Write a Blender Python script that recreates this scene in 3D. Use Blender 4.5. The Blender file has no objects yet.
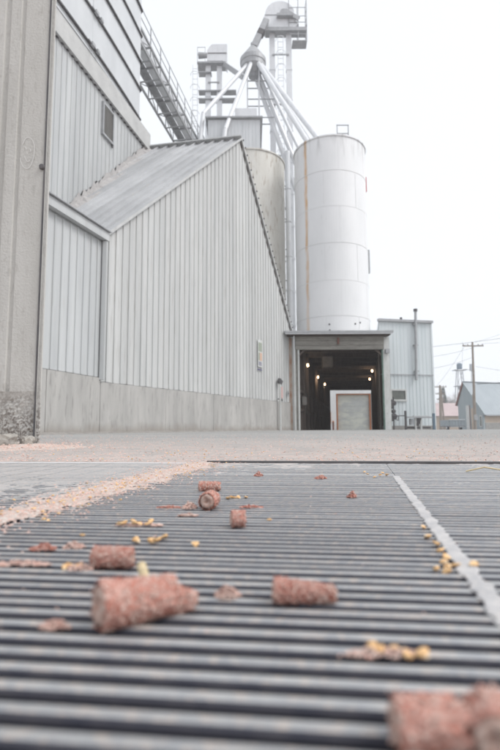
import bpy, math, random
from mathutils import Vector, Matrix, noise
random.seed(7)
R = math.radians
sc = bpy.context.scene
col = sc.collection

# ------------------------------------------------------------------ camera
cam_d = bpy.data.cameras.new('camera')
cam_d.sensor_fit = 'VERTICAL'; cam_d.sensor_height = 36.0; cam_d.sensor_width = 24.0
cam_d.lens = 24.0; cam_d.clip_start = 0.01; cam_d.clip_end = 4000
cam_d.dof.use_dof = True; cam_d.dof.focus_distance = 1.9; cam_d.dof.aperture_fstop = 4.5
cam = bpy.data.objects.new('camera', cam_d); col.objects.link(cam)
cam.rotation_mode = 'XYZ'
PITCH = math.atan(53 / 500)
cam.matrix_world = Matrix.Translation((0, 0, 0.13)) @ Matrix.Rotation(R(90) + PITCH, 4, 'X') @ Matrix.Rotation(R(-0.3), 4, 'Z')
sc.camera = cam

# ------------------------------------------------------------------ sky, sun, exposure
SUN_EL, SUN_AZ = R(50), R(108)
world = bpy.data.worlds.new('World'); sc.world = world; world.use_nodes = True
wn = world.node_tree; wn.nodes.clear()
sky = wn.nodes.new('ShaderNodeTexSky'); sky.sky_type = 'NISHITA'; sky.sun_disc = False
sky.sun_elevation = SUN_EL; sky.sun_rotation = SUN_AZ; sky.air_density = 1.0; sky.dust_density = 4.0; sky.ozone_density = 1.0
bw = wn.nodes.new('ShaderNodeHueSaturation'); bw.inputs['Saturation'].default_value = 0.16
mixw = wn.nodes.new('ShaderNodeMix'); mixw.data_type = 'RGBA'; mixw.inputs[0].default_value = 0.82
mixw.inputs[7].default_value = (7.3, 7.6, 8.0, 1)       # the even cloud cover
bg = wn.nodes.new('ShaderNodeBackground'); bg.inputs[1].default_value = 0.12
wo = wn.nodes.new('ShaderNodeOutputWorld')
wn.links.new(sky.outputs[0], bw.inputs['Color']); wn.links.new(bw.outputs[0], mixw.inputs[6])
wn.links.new(mixw.outputs[2], bg.inputs[0]); wn.links.new(bg.outputs[0], wo.inputs[0])
sd = bpy.data.lights.new('sun', 'SUN'); sd.energy = 1.5; sd.angle = R(25); sd.color = (1, .985, .96)
sun = bpy.data.objects.new('sun', sd); col.objects.link(sun)
sdir = Vector((math.sin(SUN_AZ) * math.cos(SUN_EL), math.cos(SUN_AZ) * math.cos(SUN_EL), math.sin(SUN_EL)))
sun.rotation_euler = sdir.to_track_quat('Z', 'Y').to_euler(); sun.location = (8, -10, 40)
sc.view_settings.view_transform = 'Standard'; sc.view_settings.look = 'None'
sc.view_settings.gamma = 1; sc.view_settings.exposure = 0.36; sc.view_settings.use_curve_mapping = False
sc.render.engine = 'CYCLES'
sc.cycles.max_bounces = 6; sc.cycles.volume_bounces = 1

# ------------------------------------------------------------------ materials
MATS = {}
def mat(name, c1, c2=None, rough=.7, metal=0., scale=3., stretch=(1, 1, 1), c3=None, s3=20., a3=.5, t3=.55, bump=0., bscale=60.,
        rnd=0., emit=None, lo=.35, hi=.65, spec=.35):
    """noise-mottled paint: c1/c2 large mottling, c3 finer speckle or streak; coordinates are world positions"""
    if name in MATS: return MATS[name]
    m = bpy.data.materials.new(name); m.use_nodes = True; MATS[name] = m
    nt = m.node_tree; N = nt.nodes; Lk = nt.links; b = N['Principled BSDF']
    b.inputs['Roughness'].default_value = rough; b.inputs['Metallic'].default_value = metal
    b.inputs['Specular IOR Level'].default_value = spec
    if emit:
        b.inputs['Base Color'].default_value = (*c1, 1)
        b.inputs['Emission Color'].default_value = (*emit[0], 1); b.inputs['Emission Strength'].default_value = emit[1]
        return m
    g = N.new('ShaderNodeNewGeometry'); mp = N.new('ShaderNodeMapping'); mp.inputs['Scale'].default_value = stretch
    Lk.new(g.outputs['Position'], mp.inputs[0])
    def nz(sc_, det, vec):
        n = N.new('ShaderNodeTexNoise'); n.inputs['Scale'].default_value = sc_; n.inputs['Detail'].default_value = det
        n.inputs['Roughness'].default_value = .6; Lk.new(vec, n.inputs['Vector']); return n
    def rng(src, a, b_, o0=0., o1=1.):
        r = N.new('ShaderNodeMapRange'); r.inputs[1].default_value = a; r.inputs[2].default_value = b_
        r.inputs[3].default_value = o0; r.inputs[4].default_value = o1; Lk.new(src, r.inputs[0]); return r.outputs[0]
    def mx(f, a, b_):
        x = N.new('ShaderNodeMix'); x.data_type = 'RGBA'
        for s, v in ((0, f), (6, a), (7, b_)):
            if isinstance(v, tuple): x.inputs[s].default_value = (*v, 1)
            elif isinstance(v, float): x.inputs[s].default_value = v
            else: Lk.new(v, x.inputs[s])
        return x.outputs[2]
    n1 = nz(scale, 6, mp.outputs[0])
    c = mx(rng(n1.outputs[0], lo, hi), c1, c2 or c1)
    if c3:
        n3 = nz(s3, 4, mp.outputs[0]); c = mx(rng(n3.outputs[0], t3, t3 + .14, 0, a3), c, c3)
    if rnd:
        oi = N.new('ShaderNodeObjectInfo'); hs = N.new('ShaderNodeHueSaturation')
        Lk.new(rng(oi.outputs['Random'], 0, 1, 1 - rnd, 1 + rnd), hs.inputs['Value']); Lk.new(c, hs.inputs['Color']); c = hs.outputs[0]
    Lk.new(c, b.inputs['Base Color'])
    if bump:
        nb = nz(bscale, 5, g.outputs['Position']); bp = N.new('ShaderNodeBump'); bp.inputs['Strength'].default_value = min(1, bump)
        bp.inputs['Distance'].default_value = .3 / bscale; Lk.new(nb.outputs[0], bp.inputs['Height']); Lk.new(bp.outputs[0], b.inputs['Normal'])
    m['_c'] = 0
    return m
def hook(m):
    """node tree, the colour socket that now feeds the base colour, the principled node"""
    nt = m.node_tree; b = nt.nodes['Principled BSDF']; l = b.inputs['Base Color'].links[0]
    return nt, l.from_socket, b
def layer(m, colour, build_mask):
    """mixes one more colour over a material by a mask socket that build_mask(nt, position) makes"""
    nt, src, b = hook(m); g = nt.nodes.new('ShaderNodeNewGeometry')
    x = nt.nodes.new('ShaderNodeMix'); x.data_type = 'RGBA'; x.inputs[7].default_value = (*colour, 1)
    nt.links.new(src, x.inputs[6]); nt.links.new(build_mask(nt, g.outputs['Position']), x.inputs[0]); nt.links.new(x.outputs[2], b.inputs['Base Color'])
def nmath(nt, op, a, b_=None, clamp=False):
    n = nt.nodes.new('ShaderNodeMath'); n.operation = op; n.use_clamp = clamp
    for i, v in enumerate((a, b_)):
        if v is None: continue
        if isinstance(v, (int, float)): n.inputs[i].default_value = v
        else: nt.links.new(v, n.inputs[i])
    return n.outputs[0]
def nnoise(nt, pos, s, stretch=(1, 1, 1), det=4):
    mp = nt.nodes.new('ShaderNodeMapping'); mp.inputs['Scale'].default_value = stretch; nt.links.new(pos, mp.inputs[0])
    n = nt.nodes.new('ShaderNodeTexNoise'); n.inputs['Scale'].default_value = s; n.inputs['Detail'].default_value = det
    nt.links.new(mp.outputs[0], n.inputs['Vector']); return n.outputs[0]
def nrange(nt, v, a, b_, o0=0., o1=1.):
    r = nt.nodes.new('ShaderNodeMapRange'); r.inputs[1].default_value = a; r.inputs[2].default_value = b_
    r.inputs[3].default_value = o0; r.inputs[4].default_value = o1; nt.links.new(v, r.inputs[0]); return r.outputs[0]
def nxyz(nt, pos):
    s = nt.nodes.new('ShaderNodeSeparateXYZ'); nt.links.new(pos, s.inputs[0]); return s.outputs

STREAK = (2.2, 2.2, .16)
M_SID = mat('painted_siding', (.565, .565, .555), (.485, .49, .485), .5, 0, 1.4, STREAK, (.39, .38, .36), 6, .6, .55, rnd=.055)
M_SID2 = mat('old_siding', (.535, .545, .545), (.46, .47, .475), .5, 0, 1.4, STREAK, (.40, .39, .37), 5, .5, .58, rnd=.05)
M_ANX = mat('annex_siding', (.64, .68, .69), (.58, .63, .645), .5, 0, 1.5, STREAK, (.42, .42, .40), 9, .3, .62, rnd=.03)
M_ROOF = mat('weathered_roof_metal', (.50, .505, .515), (.42, .425, .435), .55, .0, .8, (1, 1, 1), (.54, .53, .51), 5, .45, .58, rnd=.10)
M_TRIM = mat('pale_flashing', (.62, .63, .63), (.53, .54, .54), .55, .1, 4, (1, 1, 1), (.3, .28, .26), 25, .5, .6)
M_DARK = mat('dark_steel', (.10, .10, .105), (.15, .14, .14), .55, .5, 6)
M_CONC = mat('wall_concrete', (.46, .445, .425), (.36, .35, .335), .85, 0, 1.6, (1.6, 1.6, .30), (.24, .23, .22), 6, .6, .54, .5, 30)
M_SLAB = mat('beam_concrete', (.54, .54, .53), (.46, .46, .455), .85, 0, 1.5, (1, 1, 1), (.28, .27, .26), 10, .4, .58, .3, 25)
M_HOOPW = mat('bin_sheet', (.62, .635, .65), (.55, .565, .58), .55, .0, 1.2, (1, 1, .5), (.50, .38, .28), 6, .30, .66, rnd=.04)
M_WHITE = mat('white_tank_paint', (.80, .80, .805), (.74, .745, .75), .5, 0, .9, (1, 1, .35), (.40, .38, .36), 7, .35, .64)
M_CREAM = mat('stained_tank_paint', (.70, .685, .64), (.60, .58, .53), .65, 0, 1.2, (1.4, 1.4, .25), (.30, .22, .15), 6, .65, .56)
M_GALV = mat('galvanised_steel', (.74, .75, .765), (.66, .67, .69), .45, .1, 3, (1, 1, .4), (.38, .36, .35), 10, .35, .6)
M_GALVD = mat('grey_platform_steel', (.42, .425, .435), (.34, .345, .355), .5, .2, 4)
M_PENT = mat('grey_house_siding', (.66, .675, .69), (.58, .595, .61), .55, .0, 1.6, STREAK, (.33, .32, .30), 8, .4, .6)
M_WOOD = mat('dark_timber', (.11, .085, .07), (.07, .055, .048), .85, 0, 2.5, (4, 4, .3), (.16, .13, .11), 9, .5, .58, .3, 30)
M_RUST = mat('rusty_post', (.36, .20, .13), (.47, .43, .38), .8, 0, 3, (2, 2, .6), (.22, .12, .08), 15, .6, .55)
M_OFFW = mat('chipped_white_paint', (.62, .63, .62), (.52, .52, .50), .65, 0, 3, (1.5, 1.5, .5), (.27, .25, .22), 10, .7, .60)
M_STEELBAR = mat('worn_grate_steel', (.42, .418, .415), (.32, .33, .345), .34, .25, 45, (1, 1, 1), (.54, .47, .42), 120, .8, .50, .4, 500, rnd=.11)
M_BARSIDE = mat('dark_bar_flank', (.055, .056, .075), (.09, .086, .10), .7, .1, 60)  # bar flanks, a dark slate tone below the paler tops
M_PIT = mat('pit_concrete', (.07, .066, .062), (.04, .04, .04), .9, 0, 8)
M_DUST = mat('chaff_dust', (.52, .44, .395), (.50, .385, .34), .95, 0, 28, (1, 1, 1), (.66, .62, .58), 150, .9, .5, .8, 260)
M_WELD = mat('dusty_flat_bar', (.52, .505, .50), (.38, .375, .385), .8, 0, 40, (1, 1, 1), (.62, .57, .53), 200, .7, .52, .7, 300)
M_COB = mat('red_cob', (.44, .165, .12), (.54, .30, .25), .95, 0, 110, (1, 1, 1), (.66, .52, .47), 520, .55, .50, 1., 900, rnd=.12, spec=.1)
M_SCALE = mat('cob_scales', (.56, .36, .30), (.66, .52, .46), .95, 0, 300)
M_PITH = mat('cob_pith', (.58, .46, .40), (.42, .24, .19), .9, 0, 220, bump=.6, bscale=500)
M_KERN = mat('corn_kernel', (.72, .40, .16), (.72, .50, .28), .5, 0, 180, rnd=.15)
def _tip(nt, pos):
    tc = nt.nodes.new('ShaderNodeTexCoord'); return nrange(nt, nxyz(nt, tc.outputs['Object'])[1], -.0042, -.0022, .9, 0.)
layer(M_KERN, (.74, .62, .46), _tip)
M_HUSK = mat('dry_husk', (.66, .55, .36), (.58, .45, .26), .7, 0, 120)
M_CHAFF = mat('pink_chaff', (.50, .30, .25), (.64, .50, .44), .95, 0, 160, bump=.7, bscale=600, rnd=.18)
M_RUBBLE = mat('broken_concrete', (.42, .39, .35), (.28, .26, .24), .95, 0, 14, (1, 1, 1), (.20, .19, .18), 60, .6, .55, 1., 45)
M_CHALK = mat('chalk', (.64, .63, .61), None, .95)
M_GLASS = mat('window_glass', (.10, .11, .10), (.14, .15, .13), .12, 0, 3, spec=.6)
M_DOOR = mat('peeled_door_paint', (.58, .59, .53), (.46, .475, .46), .75, 0, .9, (1, 1, 2.0), (.36, .38, .375), 3.5, .5, .56, lo=.42, hi=.58)
M_ORANGE = mat('orange_frame', (.50, .20, .09), (.42, .16, .08), .7, 0, 4)
M_GREEN = mat('faded_green_steel', (.16, .24, .20), (.10, .15, .13), .6, 0, 5)
M_POLE = mat('weathered_pole_wood', (.25, .21, .18), (.33, .29, .25), .9, 0, 4, (5, 5, .4))
M_BLUEG = mat('blue_grey_boards', (.33, .38, .40), (.38, .42, .43), .8, 0, 1.5, STREAK)
M_BROOF = mat('blue_grey_roof', (.34, .375, .40), (.29, .325, .35), .6, .0, .5)
M_TAN = mat('tan_boards', (.50, .41, .33), (.44, .36, .29), .85, 0, 1)
M_PINKR = mat('faded_pink_roof', (.52, .42, .41), (.46, .36, .36), .7, 0, .6)
M_STONE = mat('grey_block', (.34, .33, .31), (.26, .25, .24), .9, 0, 3)
M_BROWN = mat('brown_trim', (.20, .10, .08), None, .7)
M_TRAIL = mat('grey_trailer_paint', (.30, .34, .36), (.24, .27, .29), .6, 0, 3)
M_RUBBER = mat('tyre_rubber', (.03, .03, .032), None, .85)
M_WIRE = mat('wire_black', (.06, .06, .065), None, .6)
M_TOWER = mat('tower_grey', (.35, .37, .39), None, .6)
M_BARK = mat('bare_bark', (.20, .16, .14), (.28, .23, .20), .9, 0, 6)
M_NEEDLE = mat('conifer_needles', (.045, .06, .045), (.075, .09, .065), .8, 0, 2)
M_SIGNG = mat('sign_grey_green', (.32, .35, .29), None, .6)
M_SIGNP = mat('sign_peach', (.60, .40, .30), None, .6)
M_SIGNK = mat('sign_pink', (.58, .40, .38), None, .6)
M_INK = mat('sign_ink', (.13, .12, .22), None, .7)
M_RED = mat('red_plate', (.50, .07, .07), None, .6)
M_LAMP = mat('lamp_glow', (1, .9, .75), emit=((1, .62, .36), 4.))
M_DIM = mat('dark_grey_sheet', (.15, .135, .12), (.20, .185, .17), .8, 0, 3)  # plain dark grey-brown for the hanging heater and wall box
M_BLUEPOST = mat('blue_grey_post', (.14, .19, .24), None, .6)

# ------------------------------------------------------------------ mesh helpers
ORG = {}
class MB:
    def __init__(s): s.v = []; s.f = []
    def add(s, vs, fs):
        o = len(s.v); s.v += [Vector(p) for p in vs]; s.f += [tuple(i + o for i in q) for q in fs]; return s
    def box(s, a, b, rot=0., piv=None, taper=0.):
        x0, y0, z0 = a; x1, y1, z1 = b
        vs = [Vector(p) for p in ((x0, y0, z0), (x1, y0, z0), (x1, y1, z0), (x0, y1, z0), (x0, y0, z1), (x1, y0, z1), (x1, y1, z1), (x0, y1, z1))]
        if rot:
            c = Vector(piv) if piv else (Vector(a) + Vector(b)) / 2; m = Matrix.Rotation(rot, 3, 'Z')
            vs = [c + m @ (p - c) for p in vs]
        return s.add(vs, [(0, 3, 2, 1), (4, 5, 6, 7), (0, 1, 5, 4), (1, 2, 6, 5), (2, 3, 7, 6), (3, 0, 4, 7)])
    def tube(s, p0, p1, r0, r1=None, n=10, cap=True):
        p0 = Vector(p0); p1 = Vector(p1); r1 = r0 if r1 is None else r1
        d = (p1 - p0).normalized(); a = d.orthogonal().normalized(); b = d.cross(a)
        vs = []
        for p, r in ((p0, r0), (p1, r1)):
            for i in range(n): t = 2 * math.pi * i / n; vs.append(p + (a * math.cos(t) + b * math.sin(t)) * r)
        fs = [(i, (i + 1) % n, n + (i + 1) % n, n + i) for i in range(n)]
        if cap: fs += [tuple(reversed(range(n))), tuple(range(n, 2 * n))]
        return s.add(vs, fs)
    def path(s, pts, r, n=8):
        for a, b in zip(pts, pts[1:]): s.tube(a, b, r, r, n)
        return s
    def bar(s, p0, p1, w, h, up=(0, 0, 1)):
        p0 = Vector(p0); p1 = Vector(p1); d = (p1 - p0).normalized(); up = Vector(up)
        a = d.cross(up)
        a = a.normalized() if a.length > 1e-4 else Vector((1, 0, 0)); b = a.cross(d).normalized()
        vs = []
        for p in (p0, p1):
            for i, j in ((-1, -1), (1, -1), (1, 1), (-1, 1)): vs.append(p + a * (i * w / 2) + b * (j * h / 2))
        return s.add(vs, [(0, 1, 2, 3), (7, 6, 5, 4), (0, 4, 5, 1), (1, 5, 6, 2), (2, 6, 7, 3), (3, 7, 4, 0)])
    def lathe(s, c, prof, n=32, a0=0., a1=2 * math.pi, axis=None):
        c = Vector(c); full = abs(a1 - a0 - 2 * math.pi) < 1e-6; k = n if full else n + 1
        q = Vector((0, 0, 1)).rotation_difference(Vector(axis)).to_matrix() if axis else Matrix.Identity(3)
        vs = []
        for r, z in prof:
            for i in range(k): t = a0 + (a1 - a0) * i / n; vs.append(c + q @ Vector((r * math.cos(t), r * math.sin(t), z)))
        fs = []
        for j in range(len(prof) - 1):
            for i in range(n):
                i2 = (i + 1) % k; fs.append((j * k + i, j * k + i2, (j + 1) * k + i2, (j + 1) * k + i))
        return s.add(vs, fs)
    def prism(s, poly, z0, z1):
        n = len(poly); vs = [(x, y, z0) for x, y in poly] + [(x, y, z1) for x, y in poly]
        return s.add(vs, [tuple(reversed(range(n))), tuple(range(n, 2 * n))] + [(i, (i + 1) % n, n + (i + 1) % n, n + i) for i in range(n)])
    def solid(s, pts, off):
        """a planar polygon in 3D given thickness by an offset vector"""
        n = len(pts); off = Vector(off); pts = [Vector(p) for p in pts]
        return s.add(pts + [p + off for p in pts], [tuple(range(n)), tuple(reversed(range(n, 2 * n)))] + [(i, n + i, n + (i + 1) % n, (i + 1) % n) for i in range(n)])
    def build(s, name, m, parent=None, smooth=False, origin=None):
        me = bpy.data.meshes.new(name)
        if parent is not None: o_ = ORG[parent.name]
        elif origin is not None: o_ = Vector(origin)
        else:
            o_ = Vector((sum(p.x for p in s.v) / len(s.v), sum(p.y for p in s.v) / len(s.v), min(p.z for p in s.v)))
        me.from_pydata([tuple(p - o_) for p in s.v], [], s.f); me.materials.append(m)
        if smooth:
            me.polygons.foreach_set('use_smooth', [True] * len(me.polygons))
        me.update(); o = bpy.data.objects.new(name, me); col.objects.link(o)
        if parent is not None: o.parent = parent
        else: o.location = o_
        ORG[o.name] = o_
        return o
def fixn(o):
    import bmesh
    bm = bmesh.new(); bm.from_mesh(o.data); bmesh.ops.recalc_face_normals(bm, faces=bm.faces); bm.to_mesh(o.data); bm.free(); return o
def tag(o, label=None, cat=None, group=None, kind=None):
    if label: o['label'] = label
    if cat: o['category'] = cat
    if group: o['group'] = group
    if kind: o['kind'] = kind
    return o
def thing(name, loc, label, cat, group=None):
    o = bpy.data.objects.new(name, None); col.objects.link(o); o.location = loc; o.empty_display_size = .2
    ORG[o.name] = Vector(loc); return tag(o, label, cat, group)

def ribbed(name, p0, d, nrm, L, bot, top, m, parent, pw=.9, pitch=.3, dep=.034, breaks=(), z_at=None):
    """siding sheets with trapezoid ribs, each sheet an object; bot/top give heights along the wall"""
    p0 = Vector((p0[0], p0[1], 0)); d = Vector((d[0], d[1], 0)).normalized(); nrm = Vector((nrm[0], nrm[1], 0)).normalized()
    s0 = 0.; out = []
    while s0 < L - .02:
        s1 = min(s0 + pw, L); st = []
        k = 0
        while s0 + k * pitch < s1 - 1e-6:
            b = s0 + k * pitch
            for ds, h in ((0, 0), (.225, 0), (.232, 1), (.262, 1), (.270, 0)):
                if b + ds * pitch / .3 <= s1: st.append((b + ds * pitch / .3, h * dep))
            k += 1
        st.append((s1, 0.004))
        for q in breaks:
            if s0 < q < s1: st.append((q, 0.))
        st.sort()
        mb = MB(); n = len(st); lap = .003 * (len(out) % 2)
        vs = [p0 + d * s + nrm * (h + lap) + Vector((0, 0, bot(s))) for s, h in st] + [p0 + d * s + nrm * (h + lap) + Vector((0, 0, max(top(s), bot(s) + .002))) for s, h in st]
        mb.add(vs, [(i, i + 1, n + i + 1, n + i) for i in range(n - 1)])
        out.append(mb.build(name, m, parent)); s0 = s1
    return out

# ------------------------------------------------------------------ ground
UA = .12                                                   # the grate lies turned a little from the camera's line
U = Vector((UA, 1, 0)).normalized(); V = Vector((1, -UA, 0)).normalized()
def grd(s, t, z=0.): return V * s + U * t + Vector((0, 0, z))
def gz(x, y):
    z = -.0075 * max(0., min(y, 140) - 26)
    if y > 2.2: z += .010 * noise.noise(Vector((x * .35, y * .35, 0))) * min(1, (y - 2.2) / 3)
    return z
PIT_S, PIT_T = (-2.2, 2.2), (-.35, 1.885)
def ticks(a, b, first, grow):
    out = [a]; st = first
    while out[-1] < b: out.append(min(b, out[-1] + st)); st *= grow
    return out
S_ = sorted(set([-x for x in ticks(2.2, 1500, .35, 1.16)] + [-2.2, -1.6, -1.1, -.6, 0, .6, 1.1, 1.6, 2.2] + ticks(2.2, 1500, .35, 1.16)))
T_ = sorted(set([-x for x in ticks(.35, 300, .5, 1.3)] + [0, .5, 1, 1.5] + ticks(1.885, 2500, .15, 1.09)))
g = MB(); idx = {}
for i, s in enumerate(S_):
    for j, t in enumerate(T_):
        p = grd(s, t); idx[i, j] = len(g.v); g.v.append(Vector((p.x, p.y, gz(p.x, p.y))))
for i in range(len(S_) - 1):
    for j in range(len(T_) - 1):
        cs, ct = (S_[i] + S_[i + 1]) / 2, (T_[j] + T_[j + 1]) / 2
        if PIT_S[0] < cs < PIT_S[1] and PIT_T[0] < ct < PIT_T[1]: continue
        g.f.append((idx[i, j], idx[i + 1, j], idx[i + 1, j + 1], idx[i, j + 1]))
M_GROUND = mat('dusty_yard', (.34, .335, .325), (.27, .27, .265), .92, 0, .5, (1, 1, 1), (.27, .26, .25), 9, .5, .55, .6, 45)
def chaff_mask(nt, pos):
    x, y, z = nxyz(nt, pos)
    near = nrange(nt, nmath(nt, 'ADD', y, nmath(nt, 'MULTIPLY', nnoise(nt, pos, .9), 5.)), 3.6, 9.5, .95, 0.)
    return nmath(nt, 'MULTIPLY', near, nrange(nt, nnoise(nt, pos, 5.), .30, .62, .35, 1.))
layer(M_GROUND, (.53, .43, .39), chaff_mask)
def grit_mask(nt, pos):
    return nrange(nt, nnoise(nt, pos, 38., det=3), .58, .66, 0., .40)
layer(M_GROUND, (.20, .185, .17), grit_mask)
layer(M_GROUND, (.52, .49, .46), lambda nt, pos: nrange(nt, nnoise(nt, pos, 24., det=3), .55, .64, 0., .5))
ground = g.build('ground', M_GROUND, origin=(0, 0, 0)); tag(ground, kind='structure')
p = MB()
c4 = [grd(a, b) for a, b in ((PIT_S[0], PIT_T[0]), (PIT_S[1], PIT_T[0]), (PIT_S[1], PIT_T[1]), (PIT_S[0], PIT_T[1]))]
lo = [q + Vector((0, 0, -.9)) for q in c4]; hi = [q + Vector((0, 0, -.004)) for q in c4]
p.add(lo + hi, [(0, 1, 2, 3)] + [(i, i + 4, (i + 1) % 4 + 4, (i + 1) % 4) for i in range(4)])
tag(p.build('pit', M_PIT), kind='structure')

# ------------------------------------------------------------------ grate panels
def xl(t): return -.406 + .044 * (t - 1.)      # joint on the left, along the bars' run (s at t)
def xr(t): return .187 + .092 * (t - 1.)      # flat bar on the right
PITCHB = .0198; BW, BH = .0102, .045
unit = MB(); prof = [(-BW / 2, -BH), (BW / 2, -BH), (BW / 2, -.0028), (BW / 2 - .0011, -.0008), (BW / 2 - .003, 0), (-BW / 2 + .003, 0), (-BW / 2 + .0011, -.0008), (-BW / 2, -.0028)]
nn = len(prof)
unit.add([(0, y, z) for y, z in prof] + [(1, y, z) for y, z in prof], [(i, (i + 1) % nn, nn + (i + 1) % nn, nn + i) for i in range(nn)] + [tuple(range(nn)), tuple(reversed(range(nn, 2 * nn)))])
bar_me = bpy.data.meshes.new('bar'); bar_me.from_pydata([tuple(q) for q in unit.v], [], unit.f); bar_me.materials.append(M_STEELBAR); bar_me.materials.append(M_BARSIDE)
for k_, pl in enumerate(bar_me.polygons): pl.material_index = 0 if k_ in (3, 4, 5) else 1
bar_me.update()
vang = math.atan2(V.y, V.x)
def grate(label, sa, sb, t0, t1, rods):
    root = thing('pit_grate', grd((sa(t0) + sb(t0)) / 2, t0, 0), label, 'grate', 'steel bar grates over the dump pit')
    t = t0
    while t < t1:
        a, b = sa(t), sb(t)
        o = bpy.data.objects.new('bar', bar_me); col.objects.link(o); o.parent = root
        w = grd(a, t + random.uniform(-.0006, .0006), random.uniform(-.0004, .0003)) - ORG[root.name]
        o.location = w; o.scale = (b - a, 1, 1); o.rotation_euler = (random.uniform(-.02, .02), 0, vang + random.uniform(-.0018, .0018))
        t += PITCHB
    for f_ in rods:
        mb = MB(); q0 = grd(sa(t0) + (sb(t0) - sa(t0)) * f_, t0, -.030); q1 = grd(sa(t1) + (sb(t1) - sa(t1)) * f_, t1, -.030)
        mb.bar(q0, q1, .012, .012).build('cross_rod', M_STEELBAR, root)
    return root
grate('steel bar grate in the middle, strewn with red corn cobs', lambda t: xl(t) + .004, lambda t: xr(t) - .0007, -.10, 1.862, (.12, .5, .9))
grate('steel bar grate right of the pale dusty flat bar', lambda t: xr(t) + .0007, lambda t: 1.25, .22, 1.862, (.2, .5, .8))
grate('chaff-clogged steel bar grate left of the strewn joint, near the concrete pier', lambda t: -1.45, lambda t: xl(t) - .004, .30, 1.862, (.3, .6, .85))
lg_ = bpy.data.objects['pit_grate.002']
for k in range(11):
    a_ = -1.42 + .095 * k; MB().bar(grd(a_, .30, -.0028), grd(a_, 1.862, -.0028), .009, .006).build('cross_rod', M_STEELBAR, lg_)
# beams that carry the grates (also close the pit towards the sides)
for nm, f_, lab in (('support_beam', xl, 'dark steel beam under the left joint of the grate'), ('support_beam', xr, 'dark steel beam under the pale flat bar of the grate')):
    mb = MB(); mb.bar(grd(f_(-.3), -.3, -.11), grd(f_(1.88), 1.88, -.11), .06, .12); tag(mb.build(nm, M_DARK), lab, 'beam')
# pale ragged flat bar along the right joint
mb = MB(); rows = []
t = .10
while t < 1.40:
    e1 = .0085 + .0045 * noise.noise(Vector((t * 38, 1, 0))) + .004 * noise.noise(Vector((t * 150, 3, 0)))
    e2 = .0085 + .0045 * noise.noise(Vector((t * 33, 7, 0))) + .004 * noise.noise(Vector((t * 160, 9, 0)))
    h_ = .0014 + .0007 * noise.noise(Vector((t * 60, 5, 2)))
    rows.append([grd(xr(t) - e1, t, .0006), grd(xr(t) - e1 * .8, t, h_), grd(xr(t) + e2 * .8, t, h_ * .9), grd(xr(t) + e2, t, .0006)]); t += .006
for a in rows: mb.v += a
for i in range(len(rows) - 1):
    for j in range(3): q = i * 4 + j; mb.f.append((q, q + 1, q + 5, q + 4))
tag(mb.build('joint_strip', M_WELD), 'pale dusty flat steel strip laid across the bars at right', 'strip')
# heap of dust and chaff along the left joint
mb = MB(); keep = {}; stp = .0055; NS, NT = 84, 300
for i in range(NS + 1):
    for j in range(NT + 1):
        t = .36 + stp * .95 * j; o_ = -.26 + stp * i; k_ = .30 + .85 * min(1, max(0, (t - .42) / .75))
        fall = 1.15 - (abs(o_ + .035) / (.062 * k_)) ** 1.0
        q = fall + .9 * noise.noise(Vector((o_ * 14, t * 9, 2))) + .7 * noise.noise(Vector((o_ * 45, t * 40, 7))) + .5 * noise.noise(Vector((o_ * 130, t * 130, 4)))
        if q > 0 and t < 1.885:
            keep[i, j] = len(mb.v); mb.v.append(grd(xl(t) + o_, t, -.0008 + .0052 * min(1., q / 1.6) + .0012 * noise.noise(Vector((o_ * 260, t * 260, 3)))))
for (i, j) in list(keep):
    k4 = ((i, j), (i + 1, j), (i + 1, j + 1), (i, j + 1))
    if all(k in keep for k in k4): mb.f.append(tuple(keep[k] for k in k4))
tag(mb.build('dust_ridge', M_DUST, smooth=True), 'pinkish ridge of corn dust and chaff along the grate joint', 'dust', kind='stuff')
# dust that has settled between the bars of the left grate and at the far end
M_DUSTG = mat('grey_settled_dust', (.50, .455, .435), (.42, .395, .385), .95, 0, 20, (1, 1, 1), (.56, .50, .46), 120, .7, .52, .6, 260)
def dust_sheet(name, s0, s1, t0, t1, step, thr, zlo, zhi, lab, seed, bias):
    mb = MB(); ns = int((s1 - s0) / step); nt_ = int((t1 - t0) / step); keep = {}
    def zz(i, j):
        s = s0 + i * step; t = t0 + j * step
        q = .6 * noise.noise(Vector((s * 6, t * 6, seed))) + .4 * noise.noise(Vector((s * 22, t * 22, seed + 5))) + .45 * noise.noise(Vector((s * 60, t * 60, seed))) + bias(s, t)
        return q
    for i in range(ns + 1):
        for j in range(nt_ + 1):
            q = zz(i, j)
            if q > thr - .25:
                keep[i, j] = len(mb.v); mb.v.append(grd(s0 + i * step, t0 + j * step, zlo + (zhi - zlo) * max(0., min(1, (q - thr + .25) / .6))))
    for i in range(ns):
        for j in range(nt_):
            k4 = ((i, j), (i + 1, j), (i + 1, j + 1), (i, j + 1))
            if all(k in keep for k in k4): mb.f.append(tuple(keep[k] for k in k4))
    tag(mb.build(name, M_DUSTG, smooth=True), lab, 'dust', kind='stuff')
dust_sheet('settled_dust', -1.4, -.385, .55, 1.875, .0075, -.45, -.005, -.00060, 'pink chaff dust clogging the left grate', 11., lambda s, t: 1.1 * (t - 1.15) + .2 * (-.3 - s))
dust_sheet('settled_dust', -.41, 1.2, .95, 1.875, .0075, -.05, -.005, .0002, 'thin pale dust clogging the far end of the grates', 31., lambda s, t: .9 * (t - 1.72) - .25 * s)
# steel angle at the far edge of the pit
root = thing('pit_curb', grd(0, 1.885), 'dark steel angle curb along the far edge of the pit', 'curb')
MB().bar(grd(-.39, 1.876, .0020), grd(2.2, 1.876, .0020), .010, .012).build('angle_lip', M_DARK, root)
MB().bar(grd(-.39, 1.905, .0030), grd(2.2, 1.905, .0030), .045, .006).build('angle_flange', M_STEELBAR, root)

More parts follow.
